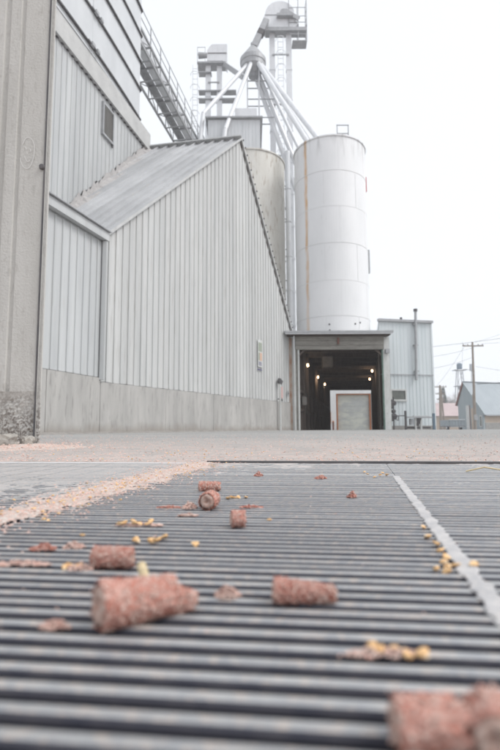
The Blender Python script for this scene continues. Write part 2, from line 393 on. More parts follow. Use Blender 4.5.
# ------------------------------------------------------------------ concrete pier at the left
M_PIER = mat('pier_concrete', (.55, .54, .515), (.48, .47, .445), .88, 0, 1.6, (3, 3, .6), (.36, .345, .32), 16, .5, .56, 1., 55)
def rough_mask(nt, pos):
    x, y, z = nxyz(nt, pos)
    low = nrange(nt, nmath(nt, 'ADD', z, nmath(nt, 'MULTIPLY', nnoise(nt, pos, 5.), .34)), .36, .66, 1., 0.)
    return nmath(nt, 'MULTIPLY', low, nrange(nt, nnoise(nt, pos, 60., det=3), .44, .56, .15, .85))
layer(M_CONC, (.25, .22, .19), lambda nt, pos: nmath(nt, 'MULTIPLY', nrange(nt, nmath(nt, 'ADD', nxyz(nt, pos)[2], nmath(nt, 'MULTIPLY', nnoise(nt, pos, 1.6), .5)), .30, .55, 1., 0.), .6))
layer(M_PIER, (.17, .15, .135), rough_mask)
PX, PY = -1.552, 3.6
pier = thing('concrete_pier', (-1.9, PY, 0), 'grey concrete pier with crumbling foot, tall at the left edge', 'pier')
poly = [(PX, PY), (PX - .185, PY - .002), (PX - .193, PY + .010), (PX - .215, PY + .010), (PX - .223, PY - .006), (PX - .30, PY - .004), (PX - .31, PY + .014), (PX - .34, PY + .012), (PX - .35, PY - .004), (PX - .9, PY), (PX - 1.1, PY + .45), (PX - .16, PY + .42)]
MB().prism(list(reversed(poly)), .40, 5.2).build('shaft', M_PIER, pier)
mb = MB(); na, nb_ = 60, 26                                   # the eroded foot, its face eaten back unevenly
for j in range(nb_ + 1):
    z = -.03 + .432 * j / nb_
    for i in range(na + 1):
        x = PX - .002 - .92 * i / na; e = 1 - max(0, (z - .33) / .07)
        er = .018 * e + .014 * e * noise.noise(Vector((x * 26, z * 26, 1))) + .010 * e * noise.noise(Vector((x * 70, z * 70, 6)))
        if z < .14: er += .05 * (1 - z / .14) * max(0, noise.noise(Vector((x * 9, z * 5, 3))) + .3)
        mb.v.append(Vector((x - (.01 * e if i == 0 else 0), PY + max(0, er), z)))
for j in range(nb_):
    for i in range(na): q = j * (na + 1) + i; mb.f.append((q + 1, q, q + na + 1, q + na + 2))
b0 = len(mb.v); mb.v += [Vector((PX - .16, PY + .42, -.03)), Vector((PX - .16, PY + .42, .402))]
mb.f.append((0, b0, b0 + 1, nb_ * (na + 1)))
mb.build('eroded_foot', M_PIER, pier)
MB().bar((PX + .004, PY - .002, .0), (PX + .004, PY - .002, 5.2), .010, .012, (0, 1, 0)).build('corner_angle', M_DARK, pier)
MB().box((PX + .011, PY + .012, 0), (PX + .033, PY + .030, 5.2)).build('corner_flange', M_PIER, pier)
MB().lathe((PX - .012, PY - .012, 2.10), [(0, .014), (.018, .012), (.022, 0), (.022, -.01)], 12, axis=(0, -1, 0)).build('bolt_head', M_DARK, pier)
def stroke(pts, w, parent):
    mb = MB(); n = len(pts)
    for k, (x, z) in enumerate(pts):
        a = Vector(pts[max(0, k - 1)]); b = Vector(pts[min(n - 1, k + 1)]); d = (b - a).normalized(); nn_ = Vector((-d.y, d.x)) * w / 2
        mb.v += [Vector((x + nn_.x, PY - .0065, z + nn_.y)), Vector((x - nn_.x, PY - .0065, z - nn_.y))]
    for k in range(n - 1): mb.f.append((2 * k, 2 * k + 1, 2 * k + 3, 2 * k + 2))
    mb.build('chalk_stroke', M_CHALK, parent)
CXc, CZc = PX - .128, 2.215
stroke([(CXc + .052 * math.cos(a) * (1 + .1 * math.sin(2 * a)), CZc + .125 * math.sin(a)) for a in [R(150 - 12 * k) for k in range(27)]], .006, pier)
stroke([(CXc - .016 + .003 * k, CZc + .050 - .012 * k) for k in range(3)], .008, pier)
stroke([(CXc + .022 + .002 * k, CZc + .030 - .010 * k) for k in range(3)], .008, pier)
stroke([(CXc - .022 + .007 * k, CZc - .025 - .045 * math.sin(k / 6 * math.pi * .75)) for k in range(7)], .006, pier)
stroke([(CXc - .005 + .002 * k, CZc + .010 - .010 * k) for k in range(3)], .005, pier)
# broken lumps at its foot
def lump(name, c, size, seed, m, label, cat, group=None, sub=3, amp=.35, rotz=0., flat=0.):
    import bmesh
    bm = bmesh.new(); bmesh.ops.create_icosphere(bm, subdivisions=sub, radius=1)
    for v in bm.verts:
        q = v.co.copy(); mx_ = max(abs(q.x), abs(q.y), abs(q.z)); q = q.lerp(q / mx_ * .85, .55)
        k = 1 + amp * noise.noise(q * 1.3 + Vector((seed, 0, 0))) + amp * .4 * noise.noise(q * 3.7 + Vector((0, seed, 0))) + amp * .2 * noise.noise(q * 9 + Vector((0, 0, seed)))
        v.co = Vector((q.x * size[0], q.y * size[1], q.z * size[2])) * k
    bmesh.ops.rotate(bm, verts=bm.verts, matrix=Matrix.Rotation(rotz, 3, 'Z'))
    me = bpy.data.meshes.new(name); zmin = min(v.co.z for v in bm.verts)
    for v in bm.verts: v.co.z -= zmin
    bm.to_mesh(me); bm.free(); me.materials.append(m); o = bpy.data.objects.new(name, me); col.objects.link(o); o.location = c
    ORG[o.name] = Vector(c); return tag(o, label, cat, group)
lump('concrete_chunk', (-1.645, 3.40, -.012), (.080, .06, .055), 3.3, M_RUBBLE, 'pale tilted broken concrete chunk in front of the pier, largest of its rubble', 'rubble', 'rubble at the foot of the pier', rotz=.4, amp=.5)
lump('concrete_chunk', (-1.530, 3.46, -.010), (.045, .045, .042), 8.1, M_RUBBLE, 'dark broken concrete chunk under the right corner of the pier', 'rubble', 'rubble at the foot of the pier', rotz=-.3, amp=.5)
lump('concrete_chunk', (-1.765, 3.38, -.012), (.05, .05, .048), 5.7, M_RUBBLE, 'small broken concrete chunk cut by the left picture edge', 'rubble', 'rubble at the foot of the pier', amp=.5)
mb = MB(); n1, n2 = 60, 24                                    # low chaff pile spilling from the pier foot
for j in range(n2 + 1):
    for i in range(n1 + 1):
        x = -2.7 + 2.0 * i / n1; y = 2.75 + 1.05 * j / n2
        d_ = 1 - math.hypot((x + 2.0) / .85, (y - 3.5) / .62)
        z = .055 * max(-.06, d_) * (1 + .5 * noise.noise(Vector((x * 7, y * 7, 0)))) + .006 * noise.noise(Vector((x * 40, y * 40, 0)))
        if d_ < 0: z = -.01
        mb.v.append(Vector((x, y, z + .002)))
for j in range(n2):
    for i in range(n1): q = j * (n1 + 1) + i; mb.f.append((q, q + 1, q + n1 + 2, q + n1 + 1))
tag(mb.build('chaff_pile', M_DUST, smooth=True), 'low pink chaff pile around the pier foot', 'chaff', kind='stuff')

# ------------------------------------------------------------------ gabled storage building
W1A = Vector((-5.60, 9.85, 0)); W1B = Vector((-4.26, 14.05, 0)); W2E = Vector((2.24, 26.68, 0))
w1 = (W1B - W1A).normalized(); w2 = (W2E - W1B).normalized()
n1_ = Vector((w1.y, -w1.x, 0)); n2_ = Vector((w2.y, -w2.x, 0)); L1 = (W1B - W1A).length; L2 = (W2E - W1B).length
SA = 8.43; ZE, ZA, ZG = 5.66, 13.2, 5.25                       # eave, apex and far eave heights; the apex stands SA along the wall
def rake(s): return ZE + (ZA - ZE) * s / SA if s <= SA else ZA + (ZG - ZA) * (s - SA) / (L2 - SA)
rdir = Vector((-.984, .178, 0))
gab = thing('gabled_grain_building', (W1B.x, W1B.y, 0), 'light grey ribbed metal building with steep gable on a concrete base', 'building')
CH = 1.5
MB().solid([W1B - n2_ * .02 + w2 * .02, W2E - n2_ * .02, W2E - n2_ * .02 + Vector((0, 0, ZG - .1)), W1B + w2 * SA - n2_ * .02 + Vector((0, 0, ZA - .1)), W1B - n2_ * .02 + w2 * .02 + Vector((0, 0, ZE - .1))], -n2_ * .15).build('wall', M_SID2, gab)
ribbed('siding_sheet', W1B, w2, n2_, L2, lambda s: CH - .04 + .025 * math.sin(s * 7) * .3, lambda s: rake(s) - .03, M_SID, gab, breaks=(SA,))
# concrete base, poured in lifts with visible joints
s = 0.; 
while s < L2 - .01:
    s1 = min(s + 3.05, L2); a = W1B + w2 * (s + .006) ; b = W1B + w2 * (s1 - .006)
    mb = MB(); pr = .055 + random.uniform(-.004, .004)
    mb.solid([a + n2_ * pr, b + n2_ * pr, b + n2_ * pr + Vector((0, 0, CH - .06)), a + n2_ * pr + Vector((0, 0, CH - .06))], -n2_ * .15)
    mb.v = [q + Vector((0, 0, -.05 if q.z < .1 else 0)) for q in mb.v]
    mb.build('concrete_base', M_CONC, gab); s = s1
mb = MB(); pts_ = []                                         # dirt drifted against the foot of the walls
for (A_, dd, nn_, LL) in ((W1A, w1, n1_, L1), (W1B, w2, n2_, L2 - .3)):
    for k in range(int(LL / .12)):
        s_ = k * .12; w_ = .16 + .14 * noise.noise(Vector((s_ * .8, nn_.x * 9, 0))) + .05 * noise.noise(Vector((s_ * 5, 1, 0))); b_ = A_ + dd * s_
        pts_.append((b_ + nn_ * .04 + Vector((0, 0, .05 + .03 * noise.noise(Vector((s_ * 1.5, 3, 0))))), b_ + nn_ * (.06 + w_ * .5) + Vector((0, 0, .022)), b_ + nn_ * (.06 + w_) + Vector((0, 0, -.012))))
for q in pts_: mb.v += list(q)
for k in range(len(pts_) - 1):
    for j in range(2): mb.f.append((3 * k + j, 3 * k + j + 1, 3 * k + j + 4, 3 * k + j + 3))
tag(mb.build('dirt_drift', mat('drifted_dirt', (.24, .225, .21), (.33, .31, .29), .95, 0, 4, bump=.8, bscale=30), smooth=True), 'brown dirt drifted against the foot of the metal walls', 'dirt', kind='stuff')
# roof sheets of the near slope, running eave to ridge
Ept = W1B + Vector((0, 0, ZE)); Apt = W1B + w2 * SA + Vector((0, 0, ZA)); Gpt = W2E + Vector((0, 0, ZG))
def roof_sheets(P0, P1, nm, length, k0):
    sl = P1 - P0; nr = rdir.cross(sl).normalized()
    if nr.z < 0: nr = -nr
    q = -.12; out = 0
    while q < length:
        st = []
        for k in range(2):
            for ds, h in ((0, 0), (.37, 0), (.378, .085), (.42, .085), (.43, 0)): st.append((q + k * .45 + ds, h))
        st.append((q + .9, .003)); mb = MB(); n = len(st); lp = .004 * (out % 2)
        e0 = -.02 + random.uniform(-.01, .01)
        mb.add([P0 + rdir * s_ + sl * e0 + nr * (h + lp + .02) for s_, h in st] + [P1 + rdir * s_ + nr * (h + lp + .02) for s_, h in st], [(i, i + 1, n + i + 1, n + i) for i in range(n - 1)])
        mb.build(nm, M_ROOF, gab); q += .9; out += 1
    mb = MB(); mb.solid([P0, P1, P1 + rdir * length, P0 + rdir * length], -nr * .12); mb.build('roof_deck', M_WOOD, gab)
roof_sheets(Ept, Apt, 'roof_sheet', 6.0, 0)
roof_sheets(Gpt, Apt, 'roof_sheet', 6.0, 9)
for a, b in ((Ept, Apt), (Apt, Gpt)):
    mb = MB(); o_ = n2_ * .085; mb.bar(a + o_ + Vector((0, 0, .03)), b + o_ + Vector((0, 0, .03)), .05, .085).build('rake_trim', M_SID, gab)
nsl = (Apt - Gpt); 
for k in range(30):                                          # open rib ends along the far rake
    q = Gpt + nsl * ((k + .5) / 30) + n2_ * .105 + Vector((0, 0, .13)); mb = MB(); mb.bar(q, q + n2_ * .05, .05, .05); mb.build('rib_end', M_DARK, gab)
MB().bar(Apt + n2_ * .1 + Vector((0, 0, .10)), Apt + rdir * 6 + Vector((0, 0, .10)), .36, .05).build('ridge_cap', M_TRIM, gab)
# low flat-roofed link in front of the main house
link = thing('low_link_building', (W1A.x, W1A.y, 0), 'low grey ribbed metal link wall between pier and gable', 'building')
ZL = 5.52
MB().prism([(q.x, q.y) for q in (W1A - n1_ * .03, W1B - n1_ * .03, W1B + Vector((-3.2, 1.4, 0)), W1A + Vector((-3.2, 1.4, 0)))], -.05, ZL + .1).build('wall', M_SID2, link)
ribbed('siding_sheet', W1A, w1, n1_, L1 - .03, lambda s: CH + .08, lambda s: ZL - .02, M_SID2, link)
for k in range(2):
    a = W1A + w1 * (L1 * k / 2 + .006); b = W1A + w1 * (L1 * (k + 1) / 2 - .012)
    mb = MB(); mb.solid([a + n1_ * .05 + Vector((0, 0, -.05)), b + n1_ * .05 + Vector((0, 0, -.05)), b + n1_ * .05 + Vector((0, 0, CH + .06)), a + n1_ * .05 + Vector((0, 0, CH + .06))], -n1_ * .14); mb.build('concrete_base', M_CONC, link)
MB().bar(W1A + n1_ * .10 + Vector((0, 0, ZL + .15)), W1B + w1 * .06 + n1_ * .10 + Vector((0, 0, ZL + .15)), .16, .24).build('fascia', M_SID2, link)
MB().bar(W1A + n1_ * .12 + Vector((0, 0, ZL + .30)), W1B + w1 * .08 + n1_ * .12 + Vector((0, 0, ZL + .30)), .26, .03).build('fascia_cap', M_GALVD, link)
MB().bar(W1B + n1_ * .03 + n2_ * .06 + Vector((0, 0, CH)), W1B + n1_ * .03 + n2_ * .06 + Vector((0, 0, ZL)), .12, .12, (0, 1, 0)).build('corner_trim', M_SID2, link)

# ------------------------------------------------------------------ main house: ribbed wall below, hooped bin above
MD = Vector((.224, .975, 0)).normalized(); MN = Vector((MD.y, -MD.x, 0)); MC = Vector((-4.77, 22.19, 0)); ML = 11.5; MS = MC - MD * ML
house = thing('main_elevator_house', (MS.x, MS.y, 0), 'tall grey ribbed metal house with vent under a concrete beam', 'building')
BACK = Vector((-7, 1.6, 0))
MB().prism([(q.x, q.y) for q in (MS - MN * .05, MC - MN * .05 - MD * .04, MC + BACK, MS + BACK)], -.05, 13.1).build('wall', M_SID2, house)
def roofz(s):
    p_ = MS + MD * s; e = W1B; t_ = ((p_.x - e.x) * -rdir.y + (p_.y - e.y) * rdir.x) / ((w2.x * SA) * -rdir.y + (w2.y * SA) * rdir.x)
    return ZE + (ZA - ZE) * t_
def torn(s):
    return max(5.4, roofz(s) + .34 + .16 * noise.noise(Vector((s * 5, 0, 0))) + .16 * noise.noise(Vector((s * 19, 4, 0))))
ribbed('siding_sheet', MS, MD, MN, ML - .03, torn, lambda s: 13.02, M_SID2, house)
mb = MB(); ks = 90                                           # caulked flashing where the gable roof runs into this wall
for k in range(ks + 1):
    s = 3.6 + (ML - 3.62) * k / ks; q = MS + MD * s
    z0 = roofz(s) + .015; z1 = torn(s) - .05 + .05 * noise.noise(Vector((s * 13, 2, 0)))
    mb.v += [q + MN * .30 + Vector((0, 0, z0)), q + MN * .055 + Vector((0, 0, z0 + (z1 - z0) * .55)), q + MN * .040 + Vector((0, 0, z1 + .1))]
for k in range(ks):
    for j in range(2): mb.f.append((k * 3 + j, k * 3 + 3 + j, k * 3 + 4 + j, k * 3 + 1 + j))
M_CAULK = mat('caulked_flashing', (.47, .455, .445), (.39, .375, .37), .9, 0, 3, (1, 1, 1), (.28, .26, .26), 12, .6, .55, .5, 20)
mb.build('valley_flashing', M_CAULK, house)
MB().bar(MS + MN * .06 + Vector((0, 0, 13.46)), MC + MD * .05 + MN * .06 + Vector((0, 0, 13.46)), .16, .82).build('concrete_beam', M_SLAB, house)
for k in range(38):
    q = MS + MD * (.245 + .3 * k) + MN * .03 + Vector((0, 0, 13.035)); mb = MB(); mb.bar(q - MD * .08, q + MD * .02, .07, .05); mb.build('rib_gap', M_DARK, house)
def onM(s, z, o_=0.): return MS + MD * s + MN * o_ + Vector((0, 0, z))
sv = [7.35, 8.22]                                            # louvred vent
mb = MB()
for (s0, s1, z0, z1) in ((sv[0], sv[1], 11.42, 11.50), (sv[0], sv[1], 12.68, 12.76), (sv[0], sv[0] + .08, 11.5, 12.68), (sv[1] - .08, sv[1], 11.5, 12.68)):
    mb.solid([onM(s0, z0, .10), onM(s1, z0, .10), onM(s1, z1, .10), onM(s0, z1, .10)], -MN * .1)
vf = mb.build('vent_frame', M_GALVD, house)
for k in range(14):
    z = 11.53 + .083 * k; mb = MB(); mb.solid([onM(sv[0] + .08, z, .085), onM(sv[1] - .08, z, .085), onM(sv[1] - .08, z + .07, .045), onM(sv[0] + .08, z + .07, .045)], -MN * .012); mb.build('louvre', M_CONC, vf)
MB().solid([onM(sv[1] - .1, 11.30, .08), onM(sv[1] - .03, 11.30, .08), onM(sv[1] - .03, 13.0, .08), onM(sv[1] - .1, 13.0, .08)], -MN * .04).build('vent_pull', M_DARK, house)

bin_ = thing('hooped_grain_bin', (MS.x, MS.y, 13.9), 'pale grey bin wall bound by dark steel hoops above the concrete beam', 'grain bin')
HS = MS + MD * 1.2; HE = Vector((-5.03, 21.40, 0)); HL = (HE - HS).length; HD = (HE - HS).normalized(); HN = Vector((HD.y, -HD.x, 0))
def hp(f_, o_=0., z=0.): return HS + HD * (HL * f_) + HN * (.16 * (1 - (2 * f_ - 1) ** 2) + o_) + Vector((0, 0, z))
ARC = [i / 24 for i in range(25)]
zh = [13.88, 14.09, 15.53, 16.88, 18.20, 19.50, 20.80, 22.10]
for k in range(len(zh) - 1):
    z0, z1 = zh[k], zh[k + 1]; mb = MB(); o_ = .010 * (k % 2)
    ring = [hp(f_, o_ + .05) for f_ in ARC] + [HE + HN * (o_ - .06) + HD * .10, HE + BACK + HN * o_, HS + BACK + HN * o_]
    mb.prism([(q.x, q.y) for q in reversed(ring)], z0 + .002, z1); mb.build('bin_sheet', M_HOOPW, bin_)
for k in range(1, len(zh) - 1):
    z = zh[k]; mb = MB()
    for f0, f1 in zip(ARC, ARC[1:]): mb.bar(hp(f0, .10, z), hp(f1 + .002, .10, z), .085, .055)
    mb.bar(hp(1, .10, z), HE + HD * .16 - HN * .10 + Vector((0, 0, z)), .085, .055)
    hoop = mb.build('hoop', M_DARK, bin_)
    q = hp(.52 + .02 * (k % 3), .17, z + .02); mb = MB(); mb.bar(q - HD * .45, q + HD * .35, .03, .03)
    mb.bar(q - HD * .25, q - HD * .05, .10, .12); mb.bar(q + HD * .12, q + HD * .28, .10, .12); mb.build('hoop_lug', M_GALVD, hoop)
for f_ in (.54,):
    MB().bar(hp(f_, .055, 13.9), hp(f_, .055, 22), .05, .02, HN).build('seam_strip', M_HOOPW, bin_)

# ------------------------------------------------------------------ conveyor bridge
CA = Vector((-6.15, 20.8, 0)); CB = Vector((-3.65, 34.2, 0)); cd = (CB - CA).normalized(); cn = Vector((cd.y, -cd.x, 0)); CLn = (CB - CA).length; ZF = 19.5
brg = thing('conveyor_bridge', (CA.x, CA.y, ZF), 'grey steel truss walkway carrying a conveyor out from the bin', 'conveyor')
def cp(s, o_, z): return CA + cd * s + cn * o_ + Vector((0, 0, z))
for o_ in (-.62, .62):
    for z in (ZF - .75, ZF): MB().bar(cp(0, o_, z), cp(CLn, o_, z), .09, .12).build('chord', M_GALVD, brg)
    for z in (ZF + .55, ZF + 1.1): MB().tube(cp(0, o_, z), cp(CLn, o_, z), .022, n=6).build('handrail', M_GALVD, brg)
MB().box((-.28, 0, 0), (.28, CLn, .55)).add([], []).v
tb = MB(); tb.bar(cp(0, .08, ZF + .30), cp(CLn, .08, ZF + .30), .52, .52); tb.build('conveyor_trough', M_GALV, brg)
MB().bar(cp(0, -.40, ZF + .07), cp(CLn, -.40, ZF + .07), .34, .03).build('walkway', M_GALVD, brg)
k = 0; s = .2
while s < CLn - .1:
    MB().bar(cp(s, -.62, ZF - .02), cp(s, .62, ZF - .02), .07, .08).build('cross_beam', M_GALVD, brg)
    MB().bar(cp(s, -.62, ZF - .75), cp(s, .62, ZF - .75), .06, .06).build('cross_beam', M_GALVD, brg)
    for o_ in (-.62, .62):
        MB().bar(cp(s, o_, ZF - .75), cp(s, o_, ZF + 1.1), .045, .045, cd).build('post', M_GALVD, brg)
        if s + 1.4 < CLn:
            a, b = (ZF - .75, ZF) if k % 2 else (ZF, ZF - .75); MB().bar(cp(s, o_, a), cp(s + 1.4, o_, b), .04, .04).build('brace', M_GALVD, brg)
    s += 1.4; k += 1

# ------------------------------------------------------------------ silos
def silo(name, c, r, z0, zs, m, label, cat='silo', bandm=None):
    root = thing(name, (c[0], c[1], z0), label, cat)
    for k in range(len(zs) - 1):
        rr = r + .006 * (k % 2); mb = MB(); mb.lathe((c[0], c[1], 0), [(rr - .03, zs[k]), (rr, zs[k] + .001), (rr, zs[k + 1] - .004), (rr - .03, zs[k + 1] - .003)], 96); mb.build('shell_ring', m, root, smooth=False)
        o = bpy.data.objects[-1] if False else None
    for k in range(1, len(zs) - 1):
        mb = MB(); mb.lathe((c[0], c[1], zs[k]), [(r, -.022), (r + .013, -.018), (r + .013, .014), (r, .018)], 96); mb.build('seam_band', bandm or m, root)
    mb = MB(); mb.lathe((c[0], c[1], zs[-1]), [(r + .02, -.10), (r + .06, -.08), (r + .06, -.01), (r + .02, .01), (.3, .75), (.28, .85), (0, .87)], 96); mb.build('roof', m, root)
    return root
C1 = (4.91, 29.0); R1 = 2.13
def rust1(nt, pos):
    x, y, z = nxyz(nt, pos); wob = nmath(nt, 'MULTIPLY', nmath(nt, 'SUBTRACT', nnoise(nt, pos, .8, (1, 1, 1), 3), .5), .16)
    dx = nmath(nt, 'ABSOLUTE', nmath(nt, 'ADD', nmath(nt, 'ADD', x, -(C1[0] - 1.62)), wob))
    m1 = nrange(nt, dx, .03, .10, 1., 0.); front = nrange(nt, y, C1[1] - .6, C1[1] - .2, 1., 0.)
    f_ = nmath(nt, 'MULTIPLY', nmath(nt, 'MULTIPLY', m1, front), nrange(nt, z, 5., 16., .55, 1.))
    return nmath(nt, 'MULTIPLY', f_, nrange(nt, nnoise(nt, pos, 3.2, (1.5, 1.5, .5)), .36, .62, .5, 1.))
layer(M_WHITE, (.62, .35, .13), rust1)
def grime1(nt, pos):
    x, y, z = nxyz(nt, pos); a = nrange(nt, z, 15.2, 16.7, 0., 1.)
    return nmath(nt, 'MULTIPLY', a, nrange(nt, nnoise(nt, pos, 2.4, (1.6, 1.6, .2)), .50, .68, 0., .55))
layer(M_WHITE, (.33, .32, .31), grime1)
s1_ = silo('steel_silo', C1, R1, 5.0, [5.0, 6.25, 8.25, 10.4, 12.52, 14.64, 16.74], M_WHITE, 'tall white steel silo with orange rust streak above the drive-through', bandm=mat('seam_paint', (.68, .68, .685), (.74, .74, .74)))
zs_ = [5.0, 6.25, 8.25, 10.4, 12.52, 14.64, 16.74]
for k in range(6):
    for q in range(7):
        a_ = R(360 / 7 * q + 23 * (k % 2) + 200); x_, y_ = C1[0] + (R1 + .006) * math.cos(a_), C1[1] + (R1 + .006) * math.sin(a_)
        MB().bar((x_, y_, zs_[k] + .03), (x_, y_, zs_[k + 1] - .03), .022, .008, (math.cos(a_), math.sin(a_), 0)).build('plate_seam', MATS['seam_paint'], s1_)
mb = MB()
for a, b in (((5.44, 29, 17.35), (5.44, 29, 18.66)), ((6.12, 29, 17.25), (6.12, 29, 18.66)), ((5.40, 29, 18.64), (6.16, 29, 18.64)), ((5.44, 29, 18.1), (6.12, 29, 18.1))): mb.bar(a, b, .05, .05, (0, 1, 0))
mb.build('roof_rail', M_GALVD, s1_)
MB().box((C1[0] + R1 - .02, C1[1] - .35, 14.2), (C1[0] + R1 + .03, C1[1] + .05, 15.1)).build('red_plate', M_RED, s1_)
MB().box((C1[0] + R1 - .02, C1[1] - .3, 9.2), (C1[0] + R1 + .09, C1[1] - .1, 10.6)).build('side_hatch', M_GALVD, s1_)
def boltspot(dx, z):
    y = C1[1] - math.sqrt(R1 ** 2 - dx ** 2); MB().lathe((C1[0] + dx, y, z), [(0, .03), (.05, .03), (.05, -.02)], 8, axis=(0, -1, 0)).build('bolt', M_DARK, s1_)
for dx, z in ((-.55, 5.75), (-.53, 5.42), (1.2, 5.9), (.9, 5.8)): boltspot(dx, z)
silo('steel_silo', (.05, 31.0), 2.25, 0., [0, 2.4, 4.8, 7.3, 9.7, 12.1, 14.5, 17.05], M_CREAM, 'cream stained steel silo behind the right slope of the gable')

# ------------------------------------------------------------------ head house over the silos
ph = thing('gallery_house', (-1., 33.3, 17.6), 'small grey metal gallery house on the silo tops under the distributor', 'gallery')
MB().box((-2.68, 31., 17.6), (.75, 36., 20.36)).build('wall', M_PENT, ph)
ribbed('siding_sheet', (-2.68, 30.985), (1, 0), (0, -1), 3.43, lambda s: 17.6, lambda s: 20.34, M_PENT, ph, pw=1.15, pitch=.23, dep=.02)
MB().box((-2.85, 30.78, 20.37), (.92, 36.2, 20.47)).build('roof', M_GALVD, ph)
up = MB(); up.box((-.92, 31.6, 20.48), (.56, 34.0, 21.56)); up.build('upper_box', M_GALV, ph)
for x in (-2.5, .6):
    for y in (33.6, 35.8): MB().bar((x, y, 0), (x, y, 17.6), .25, .25, (0, 1, 0)).build('post', M_GALVD, ph)

# distributor and spouts
DC = Vector((.34, 34., 0))
ds = thing('spout_distributor', (DC.x, DC.y, 20.5), 'conical grain distributor head on posts with radiating spouts below', 'distributor')
MB().lathe((DC.x, DC.y, 0), [(.0, 28.25), (.17, 28.25), (.17, 28.0), (.30, 27.85), (.90, 26.98), (.95, 26.92), (.95, 26.60), (.88, 26.55)], 28).build('cone_hood', M_GALVD, ds)
MB().lathe((DC.x, DC.y, 0), [(.90, 26.60), (.88, 26.25), (.35, 25.75), (.30, 25.55), (0, 25.55)], 28).build('outlet_ring', M_GALVD, ds)
for sx in (-.42, .42):
    for sy in (-.4, .4): MB().bar((DC.x + sx, DC.y + sy, 20.5), (DC.x + sx, DC.y + sy, 26.3), .09, .09, (0, 1, 0)).build('post', M_GALV, ds)
for z in (22.2, 23.6, 25.0):
    for sy in (-.4, .4): MB().bar((DC.x - .42, DC.y + sy, z), (DC.x + 1.5, DC.y + sy, z), .06, .06).build('brace', M_GALVD, ds)
SP = [((-.35, -.45), [(-3.02, 31.2, 20.9), (-3.35, 30.9, 17.2)], .145, 'white spout pipe slanting left from the distributor, outermost'),
      ((-.12, -.60), [(-1.52, 30.55, 19.4), (-1.75, 30.4, 17.4)], .145, 'white spout pipe slanting steeply left in front of the gallery house'),
      ((.55, -.40), [(4.35, 28.75, 17.42)], .165, 'thick white spout pipe ending highest on the white silo roof'),
      ((.35, -.55), [(3.62, 28.55, 17.18)], .165, 'thick white spout pipe ending left on the white silo roof'),
      ((.68, -.05), [(4.6, 30.3, 17.32)], .14, 'thinner white spout pipe running behind the elevator trunk'),
      ((.30, .30), [(3.9, 33.4, 17.0), (4.2, 33.2, 5.1)], .16, 'white spout pipe dropping behind the white silo, upper of two'),
      ((.62, .20), [(4.35, 32.3, 16.9), (4.5, 32.1, 5.1)], .11, 'thinnest white spout pipe dropping behind the white silo'),
      ((.05, .35), [(3.35, 33.6, 16.6), (3.6, 33.5, 5.1)], .16, 'white spout pipe dropping behind the white silo, lower of two')]
for (ox, oy), pts, r, lab in SP:
    mb = MB(); st = Vector((DC.x + ox, DC.y + oy, 26.3)); mb.path([st] + [Vector(q) for q in pts], r, 12)
    o = mb.build('spout_pipe', M_GALV); tag(o, lab, 'spout', 'grain spouts from the distributor')

# ------------------------------------------------------------------ bucket elevators
def leg(x0, x1, y, ztop, tw, zbase, label, headw, side):
    root = thing('bucket_elevator', ((x0 + x1) / 2, y, zbase), label, 'grain elevator', 'bucket elevators above the silos')
    for x in (x0, x1):
        MB().box((x - tw / 2, y - tw * .4, zbase), (x + tw / 2, y + tw * .4, ztop)).build('trunk', M_GALV, root)
        z = zbase + 2.4
        while z < ztop - 1:
            MB().box((x - tw / 2 - .03, y - tw * .4 - .03, z), (x + tw / 2 + .03, y + tw * .4 + .03, z + .08)).build('flange', M_GALV, root); z += 2.44
    z = zbase + 8
    while z < ztop - 1.5:
        MB().bar((x0, y - tw * .5, z), (x1, y - tw * .5, z), .06, .10).build('tie', M_GALVD, root); z += 4.
    return root
lg = leg(1.80, 3.06, 35., 30.0, .40, 0., 'tall white bucket elevator with round head, highest in the picture', 1, 1)
cx_ = 2.45; hz = 30.0
pf = [(cx_ - 1.35, hz), (cx_ + 1.05, hz), (cx_ + 1.30, hz + .25), (cx_ + 1.05, hz + .75)]
pf += [(cx_ - .05 + 1.12 * math.cos(R(a)), hz + 1.05 + 1.12 * math.sin(R(a))) for a in range(20, 181, 10)] + [(cx_ - 1.35, hz + .7)]
mb = MB(); mb.solid([Vector((x, 34.55, z)) for x, z in pf], (0, .9, 0)); hd = fixn(mb.build('head', M_GALV, lg))
MB().bar((cx_ - 1.2, 34.53, hz + 1.02), (cx_ + 1.1, 34.53, hz + 1.02), .02, .06).build('head_seam', M_GALVD, hd)
MB().tube((cx_ + .2, 34.25, hz + 1.0), (cx_ + .2, 34.6, hz + 1.0), .28, .28, 14).build('motor', M_GALVD, lg)
MB().box((cx_ - .3, 34.2, hz + .70), (cx_ + .9, 34.52, hz + .90)).build('motor_mount', M_GALVD, lg)
mb = MB(); mb.bar((cx_ + .3, 34.4, hz + 1.25), (cx_ + 1.35, 34.4, hz + .55), .12, .3); mb.build('belt_guard', M_GALVD, lg)
mb = MB(); mb.box((1.30, 34.48, 29.78), (4.40, 35.3, 29.88)); mb.box((1.30, 34.44, 29.68), (4.40, 34.50, 29.96)); mb.build('platform', M_GALVD, lg)
MB().box((3.3, 34.48, 28.85), (4.40, 35.3, 28.92)).build('platform', M_GALVD, lg)
